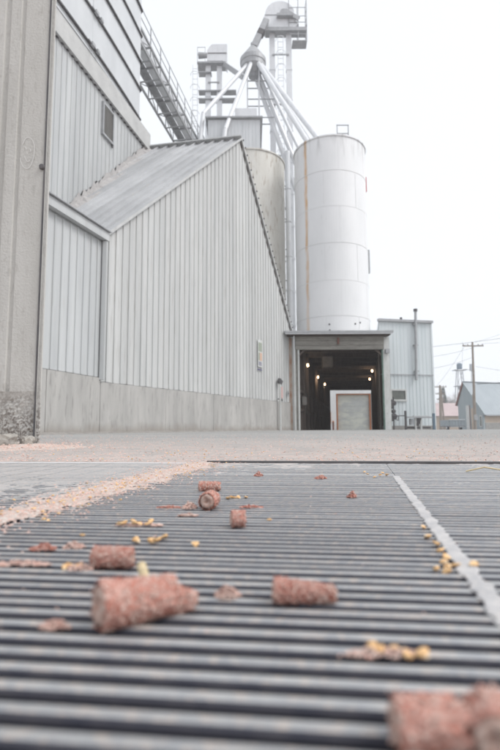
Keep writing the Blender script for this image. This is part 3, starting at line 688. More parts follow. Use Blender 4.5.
for zb in (29.88, 28.92):
    for x in ((3.05, 3.75, 4.38) if zb > 29 else (3.75, 4.38)):
        for y in (34.5, 35.28): MB().bar((x, y, zb), (x, y, zb + 2.45 * (1 if zb > 29 else .5)), .05, .05, (0, 1, 0)).build('rail_post', M_GALVD, lg)
    for dz in ((.5, 1.0, 1.7, 2.40) if zb > 29 else (.5, 1.0)):
        MB().bar((3.05, 34.5, zb + dz), (4.38, 34.5, zb + dz), .035, .035).build('rail', M_GALVD, lg)
        MB().bar((4.38, 34.5, zb + dz), (4.38, 35.28, zb + dz), .035, .035).build('rail', M_GALVD, lg)
def ladder(x, y, z0, z1, parent, cage=True):
    for dx in (-.2, .2): MB().bar((x + dx, y, z0), (x + dx, y, z1), .04, .04, (0, 1, 0)).build('ladder_rail', M_GALV, parent)
    z = z0 + .2
    while z < z1: MB().bar((x - .2, y, z), (x + .2, y, z), .028, .028).build('rung', M_GALV, parent); z += .45
    z = z0 + 2.2
    while cage and z < z1:
        mb = MB(); mb.path([(x + .36 * math.cos(R(a)), y - .05 - .55 * math.sin(R(a)), z) for a in range(0, 181, 30)], .018, 5); mb.build('cage_hoop', M_GALV, parent); z += 1.1
ladder(2.42, 34.75, 18., 29.5, lg)
sp = MB(); sp.bar((1.35, 34.3, 30.35), (.42, 34.0, 28.0), .42, .38, (0, 1, 0)); o = sp.build('head_spout', M_GALVD, lg)
MB().bar((1.02, 34.18, 29.40), (.85, 34.12, 29.0), .47, .43, (0, 1, 0)).build('spout_collar', M_DARK, lg)
l2 = leg(-3.28, -2.36, 38., 29.6, .42, 0., 'lower white bucket elevator left of the distributor', 1, -1)
pf = [(-3.35, 29.7), (-2.05, 29.7), (-1.72, 29.3), (-1.72, 31.15), (-2.9, 31.15), (-3.1, 31.0), (-3.35, 30.6)]
mb = MB(); mb.solid([Vector((x, 37.55, z)) for x, z in pf], (0, .9, 0)); h2 = fixn(mb.build('head', M_GALV, l2))
MB().bar((-3.3, 37.52, 30.35), (-1.75, 37.52, 30.35), .02, .05).build('head_seam', M_DARK, h2)
MB().tube((-4.05, 37.6, 30.2), (-3.35, 37.6, 30.2), .25, .2, 12).build('motor', M_GALVD, l2)
MB().box((-4.15, 37.5, 29.5), (-1.85, 38.5, 29.62)).build('platform', M_GALVD, l2)
MB().box((-4.05, 37.6, 28.75), (-3.0, 38.2, 28.83)).build('platform', M_GALVD, l2)
for z in (27.3, 26.6): MB().box((-4.05, 37.7, z - .09), (-1.0, 38.3, z)).build('platform', M_GALVD, l2)
for x in (-4.12, -3.5):
    MB().bar((x, 37.52, 29.6), (x, 37.52, 30.9), .035, .035, (0, 1, 0)).build('rail_post', M_GALVD, l2)
for z in (30.2, 30.85): MB().bar((-4.12, 37.52, z), (-3.5, 37.52, z), .03, .03).build('rail', M_GALVD, l2)
ladder(-4.3, 37.6, 18.5, 29.4, l2)
MB().bar((-1.9, 37.6, 29.4), (-.3, 35.2, 26.4), .34, .34).build('head_spout', M_GALVD, l2)

# vertical pipe between the silos
root = thing('down_pipe', (2.80, 33.6, 5), 'grey vertical grain pipe between the two silos', 'pipe')
MB().tube((2.74, 33.6, 4.), (2.74, 33.6, 19.6), .20, n=14).build('pipe', M_GALV, root)
for z in (7.1, 9.5, 11.9, 14.4, 16.8): MB().tube((2.74, 33.6, z), (2.74, 33.6, z + .08), .235, n=14).build('flange', M_GALV, root)
MB().bar((2.40, 33.5, 4.), (2.40, 33.5, 18.6), .05, .05, (0, 1, 0)).build('conduit', M_GALVD, root)
mb = MB()
for z in (8., 10.2, 12.4, 14.6, 15.3, 17.): mb.bar((2.36, 33.5, z), (2.76, 33.5, z), .05, .06)
mb.build('bracket', M_GALVD, root)

# ------------------------------------------------------------------ drive-through
TD = .22
def tx(x, y): return x + TD * (y - 26.3)
dt = thing('drive_through_shed', (4.8, 26.3, 0), 'dark drive-through shed with lit lamps under the white silo', 'shed')
XL, XR, Y0, Y1, ZO = 2.60, 7.06, 26.3, 52., 4.24
def skew(mb):
    mb.v = [Vector((tx(q.x, q.y), q.y, q.z)) for q in mb.v]; return mb
gdz = lambda y: -.0075 * (y - 26)
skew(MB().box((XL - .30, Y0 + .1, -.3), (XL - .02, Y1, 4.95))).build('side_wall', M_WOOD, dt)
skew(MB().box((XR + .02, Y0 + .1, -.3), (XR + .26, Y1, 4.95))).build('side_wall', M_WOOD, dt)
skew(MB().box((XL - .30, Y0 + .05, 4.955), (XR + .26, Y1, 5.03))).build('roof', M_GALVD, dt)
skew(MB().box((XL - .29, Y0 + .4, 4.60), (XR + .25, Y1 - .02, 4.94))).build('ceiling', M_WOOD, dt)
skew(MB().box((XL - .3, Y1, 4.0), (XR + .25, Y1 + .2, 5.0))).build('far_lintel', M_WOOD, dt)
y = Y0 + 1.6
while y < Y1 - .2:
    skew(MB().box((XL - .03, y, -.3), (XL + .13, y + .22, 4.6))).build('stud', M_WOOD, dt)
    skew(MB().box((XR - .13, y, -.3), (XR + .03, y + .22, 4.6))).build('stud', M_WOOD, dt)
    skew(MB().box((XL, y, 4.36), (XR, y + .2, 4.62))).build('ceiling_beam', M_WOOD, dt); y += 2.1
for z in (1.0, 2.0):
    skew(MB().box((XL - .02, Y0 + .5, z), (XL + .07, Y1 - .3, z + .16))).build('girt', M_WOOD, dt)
# front: canopy, header, jambs
MB().box((1.80, 25.55, 5.04), (7.46, 26.6, 5.14)).build('canopy', M_GALVD, dt)
MB().box((1.84, 25.60, 4.97), (7.42, 25.66, 5.038)).build('canopy_fascia', M_GALV, dt)
MB().box((1.95, 25.72, 4.93), (7.35, 26.28, 5.036)).build('canopy_soffit', M_WOOD, dt)
M_HEAD = mat('dirty_header_boards', (.33, .315, .285), (.23, .22, .20), .85, 0, 2, (.5, 2, 3), (.12, .11, .10), 8, .5, .55)
for k, (z0, z1) in enumerate(((4.24, 4.46), (4.47, 4.70), (4.71, 4.93))):
    MB().box((2.40, 26.16 - .02 * k, z0), (7.10, 26.30, z1)).build('header_board', M_HEAD, dt)
MB().box((4.62, 26.02, 4.52), (4.72, 26.11, 4.85)).build('header_lamp', M_BROWN, dt)
for (x0, x1, yf, m, nm) in ((2.24, 2.30, 26.30, M_OFFW, 'jamb_strip'), (2.06, 2.24, 26.33, M_RUST, 'rusty_jamb'), (2.31, 2.42, 26.22, M_OFFW, 'jamb_board'), (2.43, 2.52, 26.26, M_HEAD, 'jamb_board'), (2.53, 2.62, 26.20, M_OFFW, 'door_post'),
                        (6.98, 7.05, 26.20, M_GREEN, 'door_post'), (7.06, 7.30, 26.24, M_OFFW, 'jamb_board'), (7.31, 7.42, 26.32, M_OFFW, 'jamb_strip')):
    MB().box((x0, yf, -.05), (x1, yf + .12, 4.235 if 2.4 < x0 < 7.0 else 4.92)).build(nm, m, dt)
MB().bar((2.32, 25.9, 5.0), (2.34, 26.1, 3.4), .05, .05).build('drop_pipe', M_GALV, dt)
for x, sx in ((2.62, 1), (6.98, -1)):
    MB().bar((x, 26.28, 3.95), (x + sx * .3, 26.28, 4.24), .10, .10, (0, 1, 0)).build('corner_brace', M_WOOD, dt)
MB().box((7.16, 26.02, 4.02), (7.36, 26.23, 4.24)).build('floodlight', M_GALVD, dt)
MB().box((4.36, 29.6, 3.72), (4.95, 30.1, 4.36)).build('hanging_heater', M_DIM, dt)
for z in (1.35,):
    MB().box((tx(2.66, 27), 27., z), (tx(2.66, 27) + .25, 27.25, z + .45)).build('wall_box', M_DIM, dt)
lamps = [(3.38, 29., 3.77, 'brightest lamp, nearest on the left wall of the drive-through'), (4.92, 36., 3.78, 'second lit lamp on the left wall of the drive-through'), (6.46, 43., 3.87, 'farthest lit lamp on the left wall of the drive-through'),
         (8.85, 36., 4.22, 'upper lit lamp on the right wall of the drive-through'), (10.10, 42., 4.20, 'lower lit lamp on the right wall of the drive-through')]
for x, y, z, lab in lamps:
    rt = thing('wall_lamp', (x, y, z), lab, 'lamp', 'lit lamps in the drive-through')
    MB().lathe((x, y, z), [(0, -.10), (.05, -.085), (.07, -.03), (.06, .04), (.05, .08)], 14).build('globe', M_LAMP, rt, smooth=True)
    sx = -1 if x < tx(4.8, y) else 1
    mb = MB(); mb.lathe((x, y, z), [(.05, .08), (.08, .10), (.08, .2), (0, .2)], 12); mb.bar((x, y, z + .15), (x + sx * .35, y, z + .15), .06, .06); mb.build('bracket', M_DARK, rt)
    ld = bpy.data.lights.new('lamp_light', 'POINT'); ld.energy = 14; ld.color = (1, .78, .55); ld.shadow_soft_size = .12
    lo_ = bpy.data.objects.new('lamp_light', ld); col.objects.link(lo_); lo_.parent = rt; lo_.location = (0, -.02, -.18)

# white building with the peeled overhead door beyond the drive-through
M_FARW = mat('white_wall_paint', (.82, .82, .82), (.76, .76, .755), .6, 0, 1.5)
fb = thing('white_far_building', (11.5, 57., gdz(57)), 'white building with peeled grey overhead door beyond the drive-through', 'building')
gz57 = gdz(57)
mb = MB(); mb.box((3.5, 57., gz57 - .2), (9.80, 65, 6.6)); mb.build('wall', M_FARW, fb)
MB().box((9.802, 57.6, gz57 - .2), (13.798, 65, 6.6)).build('wall', M_FARW, fb)
MB().box((13.80, 57., gz57 - .2), (14.6, 65, 6.4)).build('wall', M_FARW, fb)
MB().box((9.80, 57.002, 3.98), (13.80, 57.59, 6.598)).build('wall', M_FARW, fb)
dr = MB()
for k in range(6):
    z0 = gz57 + k * .70; o = MB().box((9.99, 57.30, z0), (13.61, 57.36, z0 + .69)).build('door_panel', M_DOOR, fb)
for (a, b) in (((9.86, 57.05, gz57), (9.98, 57.28, 3.97)), ((13.62, 57.05, gz57), (13.74, 57.28, 3.97)), ((9.981, 57.06, 3.86), (13.619, 57.28, 3.97))): MB().box(a, b).build('door_frame', M_ORANGE, fb)
MB().box((9.0, 56.9, .55), (9.16, 57., 1.9)).build('door_sign', M_ORANGE, fb)
rt = thing('bollard', (9.35, 56.6, gdz(56.6)), 'short dark and orange bollard beside the peeled door', 'bollard')
MB().tube((9.35, 56.6, gdz(56.6)), (9.35, 56.6, .72), .11, n=12).build('post', M_BROWN, rt)
MB().lathe((9.35, 56.6, .72), [(.12, 0), (.12, .1), (.07, .17), (0, .18)], 12).build('cap', M_ORANGE, rt)

# ------------------------------------------------------------------ annex on the right
ax = thing('annex_building', (9., 28.3, 0), 'pale grey ribbed metal annex right of the drive-through', 'building')
AX0, AX1 = Vector((7.32, 27.95, 0)), Vector((10.52, 28.6, 0)); ad = (AX1 - AX0).normalized(); an = Vector((ad.y, -ad.x, 0)); AL = (AX1 - AX0).length
MB().prism([(q.x, q.y) for q in (AX0 - an * .03, AX1 - an * .03, AX1 + Vector((2.2, 9.8, 0)), AX0 + Vector((2.2, 9.8, 0)))], -.25, 6.16).build('wall', M_ANX, ax)
ribbed('siding_sheet', AX0, ad, an, AL, lambda s: -.02, lambda s: 3.12, M_ANX, ax, pw=.9, pitch=.225, dep=.016)
ribbed('siding_sheet', AX0 + an * .012, ad, an, AL, lambda s: 3.10, lambda s: 6.14, M_ANX, ax, pw=.9, pitch=.225, dep=.009)
def ap(s, z, o_=0.): return AX0 + ad * s + an * o_ + Vector((0, 0, z))
MB().bar(ap(-.05, 6.19, .05), ap(AL + .08, 6.19, .05), .22, .14).build('roof_edge', M_GALVD, ax)
MB().bar(ap(0, 3.09, .05), ap(AL, 3.09, .05), .03, .04).build('lap_flashing', M_GALVD, ax)
MB().bar(ap(AL, -.1, .02), ap(AL, 6.12, .02), .10, .06, an).build('corner_trim', M_ANX, ax)
MB().bar(ap(0, .06, .05), ap(AL, .06, .05), .06, .30).build('base_strip', M_STONE, ax)
sw = .55
wf = MB()
for (a, b, z0, z1) in ((sw, sw + 1.0, 1.58, 1.68), (sw, sw + 1.0, 2.18, 2.27), (sw, sw + .09, 1.68, 2.18), (sw + .91, sw + 1.0, 1.68, 2.18)): wf.solid([ap(a, z0, .09), ap(b, z0, .09), ap(b, z1, .09), ap(a, z1, .09)], -an * .1)
wi = wf.build('window', M_OFFW, ax)
MB().solid([ap(sw + .08, 1.67, .045), ap(sw + .92, 1.67, .045), ap(sw + .92, 2.19, .045), ap(sw + .08, 2.19, .045)], -an * .02).build('pane', M_GLASS, wi)
MB().tube(ap(2.12, 2.78, .16), ap(2.24, 6.75, .16), .075, n=12).build('flue_pipe', M_GALVD, ax)
MB().tube(ap(2.24, 6.75, .16), ap(2.24, 6.9, .16), .11, .11, 12).build('flue_cap', M_DARK, ax)
for z in (3.3, 4.8, 6.0): MB().bar(ap(2.06, z, .10), ap(2.32, z, .10), .2, .04).build('flue_bracket', M_GALVD, ax)
MB().tube(ap(1.62, 6.2, -.4), ap(1.62, 6.5, -.4), .07, n=10).build('roof_vent', M_DARK, ax)

# gas riser and pipe rail
gm = thing('gas_riser', (7.69, 26.9, 0), 'dark gas riser with round valves beside the annex window', 'gas meter')
MB().tube((7.69, 26.9, -.05), (7.71, 26.9, 1.75), .035, n=8).build('riser', M_DARK, gm)
for z, r in ((1.42, .15), (.98, .11), (.70, .17)):
    MB().lathe((7.70, 26.9, z), [(0, -.09), (r, -.07), (r, .07), (0, .09)], 14, axis=(0, -1, 0)).build('regulator', M_DARK, gm)
MB().path([(7.70, 26.9, .62), (7.95, 26.9, .50), (7.97, 26.9, .72), (7.79, 26.9, .80)], .04, 8).build('loop_pipe', M_GALVD, gm)
MB().box((7.54, 26.85, .45), (7.68, 26.98, .85)).build('meter_body', M_DARK, gm)
MB().box((7.46, 26.45, 1.1), (7.54, 26.60, 1.6)).build('switch_box', M_DARK, gm)
gr = thing('guard_rail', (8.3, 26.8, -.05), 'low dark pipe guard rail in front of the annex', 'railing')
MB().box((8.25, 26.75, -.2), (8.35, 26.85, 1.0)).build('post', M_DARK, gr)
MB().box((9.75, 26.75, -.2), (9.86, 26.86, .86)).build('post', M_BLUEPOST, gr)
MB().bar((7.2, 26.8, .72), (8.25, 26.8, .74), .05, .05).build('rail', M_DARK, gr)
MB().bar((8.35, 26.8, .66), (9.75, 26.8, .64), .06, .08).build('rail', M_GALVD, gr)
MB().bar((8.40, 27.3, .10), (9.8, 27.3, .10), .06, .10).build('rail', M_DARK, gr)
bt = thing('pump_stand', (9.0, 26.95, -.08), 'small pale pump stand behind the low guard rail', 'pump')
for x in (8.83, 9.12): MB().box((x, 26.9, -.2), (x + .09, 27., .66)).build('leg', M_OFFW, bt)
MB().box((8.76, 26.86, .66), (9.62, 27.06, .74)).build('top_plate', M_TRIM, bt)
MB().tube((8.66, 26.98, .26), (8.66, 26.98, .58), .12, n=12).build('pump_body', M_GALVD, bt)
MB().tube((8.96, 26.96, .2), (9.06, 26.96, .62), .09, .14, 12).build('funnel', M_DARK, bt)

# sign column and conduit on the gable wall
def onw(s, z, o_=.05): return W1B + w2 * s + n2_ * o_ + Vector((0, 0, z))
sg = thing('sign_board', onw(10.25, 2.8), 'narrow white sign board with coloured panels on the gable wall', 'sign')
def plate(s0, s1, z0, z1, o_, m, nm, par): 
    mb = MB(); mb.solid([onw(s0, z0, o_), onw(s1, z0, o_), onw(s1, z1, o_), onw(s0, z1, o_)], -n2_ * .02); return mb.build(nm, m, par)
plate(10.0, 10.46, 2.95, 4.22, .065, M_OFFW, 'board', sg)
plate(10.04, 10.42, 3.68, 4.10, .070, M_SIGNG, 'panel', sg); plate(10.04, 10.19, 3.25, 3.62, .070, M_SIGNG, 'panel', sg); plate(10.21, 10.42, 3.25, 3.62, .070, M_SIGNP, 'panel', sg)
for k in range(4): plate(10.06, 10.40 - .04 * (k % 2), 3.02 + .05 * k, 3.045 + .05 * k, .070, M_INK, 'text_line', sg)
plate(9.98, 10.42, 2.80, 2.85, .066, M_INK, 'arrow_mark', sg)
cv = thing('conduit_stand', onw(12.18, 0), 'white conduit with dark head standing against the gable wall', 'conduit')
MB().tube(onw(12.18, -.03, .20), onw(12.18, 2.35, .20), .045, n=10).build('pipe', M_OFFW, cv)
MB().bar(onw(12.10, 2.5, .16), onw(12.30, 2.35, .22), .14, .22).build('head', M_DARK, cv)
MB().bar(onw(12.16, 1.55, .12), onw(12.20, 1.55, .12), .1, .05).build('clip', M_DARK, cv)
sp2 = thing('pink_notice', onw(12.75, 1.6), 'small faded pink notice on the gable wall by the conduit', 'sign')
plate(12.62, 12.84, 1.62, 2.20, .07, M_SIGNK, 'board', sp2); plate(12.66, 12.82, 1.50, 1.56, .068, M_DARK, 'hook', sp2)
sb = thing('switch_box', onw(13.45, 1.6), 'small grey switch box at the far end of the gable wall', 'switch box')
plate(13.36, 13.52, 1.75, 2.05, .12, M_GALVD, 'body', sb); plate(13.40, 13.48, 1.86, 1.94, .13, M_DARK, 'lever', sb)

# ------------------------------------------------------------------ far right: barn, sheds, poles, tower, trees
bg_ = gdz(80.)
F_ = Vector((36.5, 78.5, 0)); GV = Vector((-1.9, 4.8, 0)); GN = Vector((-4.8, -1.9, 0)).normalized(); EV = -GN; BLn = 26.   # gable run, its outward side, ridge run
bn = thing('gabled_barn', (F_.x, F_.y, bg_), 'blue-grey gabled barn with pale metal roof and tan side wall, far right', 'barn')
ZF_, ZR_, ZB_, GA = 2.5, 7.35, 4.15, .73
def gpt(g_, z, o_=0.): return F_ + GV * g_ + GN * o_ + Vector((0, 0, z))
def gtop(g_): return ZF_ + (ZR_ - ZF_) * g_ / GA if g_ < GA else ZR_ + (ZB_ - ZR_) * (g_ - GA) / (1 - GA)
fixn((lambda m_: (m_.solid([gpt(0, bg_ - .3), gpt(0, ZF_), gpt(GA, ZR_), gpt(1, ZB_), gpt(1, bg_ - .3)], EV * .3), m_)[1])(MB()).build('wall', M_BLUEG, bn))
for k in range(17):
    g_ = .03 + .058 * k; MB().bar(gpt(g_, bg_ - .2, .02), gpt(g_, gtop(g_) - .1, .02), .06, .06, GV).build('batten', M_BLUEG, bn)
MB().bar(gpt(1.06, ZB_ - .5, .12), gpt(GA, ZR_ + .05, .12), .2, .24).build('rake_trim', M_BROWN, bn)
MB().bar(gpt(-.06, ZF_ - .35, .12), gpt(GA, ZR_ + .05, .12), .16, .16).build('rake_trim', M_BLUEG, bn)
for (ga, za, gb, zb) in ((-.09, ZF_ - .55, GA, ZR_ + .1), (1.07, ZB_ - .55, GA, ZR_ + .1)):
    for k in range(13):
        e0, e1 = EV * (-.2 + 2. * k + .01), EV * (-.2 + 2. * (k + 1)); m_ = MB(); m_.solid([gpt(ga, za) + e0, gpt(gb, zb) + e0, gpt(gb, zb) + e1, gpt(ga, za) + e1], (0, 0, .08)); fixn(m_.build('roof_sheet', M_BROOF, bn))
MB().bar(gpt(GA, ZR_ + .2, .2), gpt(GA, ZR_ + .2) + EV * BLn, .4, .06).build('ridge_cap', M_BROOF, bn)
fixn((lambda m_: (m_.solid([gpt(0, .75) + EV * .31, gpt(0, .75) + EV * BLn, gpt(0, ZF_ - .05) + EV * BLn, gpt(0, ZF_ - .05) + EV * .31], GV * .05), m_)[1])(MB()).build('side_wall', M_TAN, bn))
fixn((lambda m_: (m_.solid([gpt(-.012, bg_ - .3) + EV * .31, gpt(-.012, bg_ - .3) + EV * BLn, gpt(-.012, .74) + EV * BLn, gpt(-.012, .74) + EV * .31], GV * .05), m_)[1])(MB()).build('stone_base', M_STONE, bn))
MB().bar(gpt(-.10, ZF_ - .6), gpt(-.10, ZF_ - .6) + EV * BLn, .12, .14).build('gutter', M_GALVD, bn)
def gpl(g0, g1, z0, z1, o_, m, nm): 
    m_ = MB(); m_.solid([gpt(g0, z0, o_), gpt(g1, z0, o_), gpt(g1, z1, o_), gpt(g0, z1, o_)], -GN * .06); return fixn(m_.build(nm, m, bn))
gpl(.53, .66, bg_, 3.6, .08, M_OFFW, 'white_door'); gpl(.505, .527, bg_, 3.6, .09, M_BROWN, 'door_jamb')
gpl(.30, .46, bg_, 1.15, .07, M_TAN, 'tan_door'); gpl(.30, .46, 1.2, 3.1, .07, M_TAN, 'tan_door')
gpl(.05, .15, .1, 1.9, .07, M_OFFW, 'window'); gpl(.07, .13, .25, 1.75, .10, M_GLASS, 'pane')

py_ = 110.; pg = gdz(py_)
pk = thing('pink_roofed_shed', (43, py_, pg), 'tan shed with faded pink metal roof behind the poles', 'shed')
MB().box((40.3, py_, pg - .3), (48.5, py_ + 8, 2.55)).build('wall', M_TAN, pk)
MB().solid([(40.0, py_ - .4, 2.45), (48.8, py_ - .4, 2.45), (48.8, py_ + 4, 5.45), (40.0, py_ + 4, 5.45)], (0, -.06, .08)).build('roof', M_PINKR, pk)
MB().solid([(40.0, py_ + 8.4, 2.45), (48.8, py_ + 8.4, 2.45), (48.8, py_ + 4, 5.45), (40.0, py_ + 4, 5.45)], (0, .06, .08)).build('roof', M_PINKR, pk)
for x in (41.4, 42.2): MB().box((x, py_ - .05, pg), (x + .5, py_ + .02, 1.5)).build('door', M_STONE, pk)

def upole(x, y, ztop, r, arms, label, extra=None):
    zb = gdz(y); rt = thing('utility_pole', (x, y, zb), label, 'utility pole', 'wooden utility poles')
    MB().tube((x, y, zb - .2), (x + .02 * ztop, y, ztop), r, r * .62, 10).build('pole', M_POLE, rt)
    for z, hw in arms:
        xx = x + .02 * ztop * (z - zb) / (ztop - zb); am = MB().bar((xx - hw, y - .12, z), (xx + hw, y - .12, z), .12, .13).build('cross_arm', M_POLE, rt)
        for f_ in (-.92, -.5, .5, .92): MB().tube((xx + hw * f_, y - .12, z + .06), (xx + hw * f_, y - .12, z + .24), .05, .03, 6).build('insulator', M_DARK, am)
    return rt
P1 = upole(25.5, 57, 9.85, .17, [(9.40, 1.2)], 'tall thin utility pole with one crossarm in front of the barn')
MB().path([(25.75, 57, 6.0), (25.2, 56.5, 6.55), (24.4, 56.2, 6.62), (23.9, 56.1, 6.55)], .035, 6).build('lamp_arm', M_GALVD, P1)
MB().lathe((23.75, 56.1, 6.50), [(0, -.08), (.22, -.06), (.28, .02), (.12, .10), (0, .11)], 12).build('street_light', M_GALV, P1)
MB().box((25.4, 56.75, .9), (25.75, 56.9, 1.5)).build('meter_box', M_GALVD, P1)
P2 = upole(30.35, 80, 6.8, .26, [(6.52, .98), (5.4, .75), (4.5, .6)], 'short stout utility pole with three crossarms by the pink-roofed shed')
MB().tube((30.9, 79.8, gdz(80)), (30.62, 80, 6.2), .14, .11, 8).build('brace_pole', M_POLE, P2)
P3 = thing('thin_post', (34.3, 76., gdz(76)), 'thin brown post standing in front of the barn doors', 'post')
MB().tube((33.9, 76., gdz(76) - .1), (33.85, 76., 5.0), .07, .05, 8).build('post', M_POLE, P3)
MB().lathe((33.85, 76., 5.0), [(.05, 0), (.07, .03), (0, .10)], 8).build('cap', M_DARK, P3)

tw = thing('lattice_tower', (67.9, 160, -1), 'hazy lattice tower with platform and small tank on top', 'tower')
gzt = -.86
for sx, sy in ((-1, -1), (1, -1), (1, 1), (-1, 1)): MB().bar((67.7 + sx * 2.0, 161 + sy * 1.5, gzt), (67.9 + sx * .7, 161 + sy * .6, 18.3), .20, .20, (0, 1, 0)).build('leg', M_TOWER, tw)
for k in range(5):
    z0, z1 = gzt + 3.8 * k, gzt + 3.8 * (k + 1); a0 = 2.0 - 1.3 * k / 5; a1 = 2.0 - 1.3 * (k + 1) / 5
    MB().bar((67.75 - a0, 159.5, z0), (67.75 + a1, 159.6, z1), .10, .10, (0, 1, 0)).build('brace', M_TOWER, tw)
    MB().bar((67.75 + a0, 159.5, z0), (67.75 - a1, 159.6, z1), .10, .10, (0, 1, 0)).build('brace', M_TOWER, tw)
for z, w_ in ((18.4, 1.9), (13.2, 1.7)):
    MB().box((67.9 - w_, 159.6, z - .12), (67.9 + w_, 162.2, z + .12)).build('platform', M_TOWER, tw)
MB().lathe((67.95, 161, 18.5), [(.55, 0), (.85, .4), (.85, 1.8), (.5, 2.2), (0, 2.3)], 16).build('tank', M_BLUEPOST, tw)
MB().box((67.5, 160.5, 12.0), (68.4, 161.5, 13.0)).build('box', M_TOWER, tw)
MB().tube((68.9, 161, 20.), (69.4, 161, 28.), .05, .03, 6).build('aerial', M_TOWER, tw)
ms = thing('thin_mast', (71.6, 165, -1), 'pale thin mast with square head right of the lattice tower', 'mast')
MB().tube((72.8, 165, -.9), (73.6, 165, 18.6), .16, .12, 8).build('pole', M_TOWER, ms)
MB().box((73.1, 164.7, 18.6), (74.3, 165.3, 20.9)).build('head', M_TOWER, ms)

tr = thing('box_trailer', (28.5, 70, gdz(70)), 'small grey box trailer parked beside the barn', 'trailer')
tz = gdz(70)
MB().box((27.42, 69.2, tz + .48), (29.62, 72.5, tz + .58)).build('bed', M_DARK, tr)
for a, b in (((27.42, 69.2, tz + .58), (29.62, 69.26, tz + 1.42)), ((27.42, 69.26, tz + .58), (27.48, 72.5, tz + 1.42)), ((29.56, 69.26, tz + .58), (29.62, 72.5, tz + 1.42)), ((27.48, 72.44, tz + .58), (29.56, 72.5, tz + 1.42))): MB().box(a, b).build('side_panel', M_TRAIL, tr)
for k in range(6): MB().box((27.5 + .4 * k, 69.14, tz + .70), (27.56 + .4 * k, 69.2, tz + 1.46)).build('rib', M_TRAIL, tr)
MB().box((27.40, 69.12, tz + 1.42), (29.64, 69.26, tz + 1.48)).build('top_rail', M_GALV, tr)
MB().box((27.6, 69.1, tz + .42), (29.4, 69.3, tz + .52)).build('bumper', M_GALVD, tr)
for x in (27.55, 29.35):
    wh = MB().tube((x - .11, 70.2, tz + .34), (x + .13, 70.2, tz + .34), .35, n=16).build('wheel', M_RUBBER, tr)
    MB().tube((x - .13, 70.2, tz + .34), (x + .15, 70.2, tz + .34), .17, n=10).build('rim', M_GALV, wh)
MB().bar((28.5, 72.5, tz + .55), (28.5, 73.8, tz + .5), .1, .1).build('drawbar', M_DARK, tr)

def limbs(mb, p, d, ln_, r, depth, rng_):
    q = p + d * ln_; mb.tube(p, q, r, r * .65, 5, cap=False)
    if depth == 0: return
    for _ in range(3 if depth > 1 else 4):
        a = Vector((rng_.uniform(-1, 1), rng_.uniform(-1, 1), rng_.uniform(-.1, .9))).normalized()
        limbs(mb, p.lerp(q, rng_.uniform(.55, 1)), (d * .75 + a * .75).normalized(), ln_ * rng_.uniform(.6, .8), r * .55, depth - 1, rng_)
for x, y, h_, sd_, lab in ((61.5, 150, 10.5, 3, 'bare leafless tree behind the pink-roofed shed'), (63.6, 152, 9.0, 5, 'bare leafless tree left of the lattice tower foot'), (58.8, 150, 8.5, 9, 'small bare tree above the ridge of the pink-roofed shed')):
    rt = thing('bare_tree', (x, y, -.9), lab, 'tree', 'bare trees behind the shed'); rg = random.Random(sd_)
    MB().tube((x, y, -1), (x, y, h_ * .45), .28, .2, 7).build('trunk', M_BARK, rt)
    mb = MB()
    for _ in range(5): limbs(mb, Vector((x, y, h_ * (.3 + .03 * _))), Vector((rg.uniform(-.8, .8), rg.uniform(-.8, .8), .8)).normalized(), h_ * .30, .11, 4, rg)
    mb.build('crown', M_BARK, rt)
rt = thing('conifer_tree', (56.5, 146, -.9), 'dark narrow conifer behind the stout utility pole', 'tree')
MB().tube((56.5, 146, -1), (56.5, 146, 11), .25, .04, 7).build('trunk', M_BARK, rt)
mb = MB(); rg = random.Random(4)
for k in range(1500):
    z = rg.uniform(.8, 11.6); rr = 2.5 * (1 - z / 12.) * (.45 + .55 * math.sqrt(rg.random())); a = rg.uniform(0, 6.28)
    c = Vector((56.5 + rr * math.cos(a), 146 + rr * math.sin(a), z - rr * .25)); d = Vector((math.cos(a), math.sin(a), rg.uniform(-.6, .1))); s_ = d.orthogonal().normalized() * rg.uniform(.06, .14)
    l_ = rg.uniform(.3, .6); mb.add([c - s_, c + s_, c + d * l_], [(0, 1, 2)])
mb.build('crown', M_NEEDLE, rt)

# overhead wires
def wire(a, b, sag, r, lab):
    a = Vector(a); b = Vector(b); pts = [a.lerp(b, i / 22) - Vector((0, 0, sag * 4 * (i / 22) * (1 - i / 22))) for i in range(23)]
    tag(MB().path(pts, r, 5).build('overhead_wire', M_WIRE), lab, 'wire', 'overhead wires')
wire((12.2, 38, 6.1), (60, 44, 17.5), 1.6, .012, 'overhead wire rising to the right, topmost over the barn')
wire((12.4, 40, 5.6), (26.9, 56.9, 9.65), .35, .012, 'overhead wire from the annex to the thin pole crossarm')
wire((26.9, 56.9, 9.65), (62, 62, 16.), .9, .012, 'overhead wire from the thin pole crossarm off to the right')
wire((12.4, 40, 4.6), (25.6, 56.9, 8.1), .30, .012, 'overhead wire from the annex to the thin pole below its crossarm')
wire((25.9, 56.9, 7.0), (66, 60, 3.2), .6, .012, 'overhead wire sloping down right from the thin pole')
wire((25.9, 56.9, 5.0), (60, 58, 9.5), .7, .03, 'thick dark service cable swinging right below the barn ridge')
wire((24.9, 56.9, 9.65), (30., 79.8, 6.8), .25, .012, 'overhead wire running back from the thin pole to the stout pole')
wire((25.95, 56.9, 9.8), (52, 50, 19.5), .5, .010, 'steep overhead wire climbing right from the thin pole top')

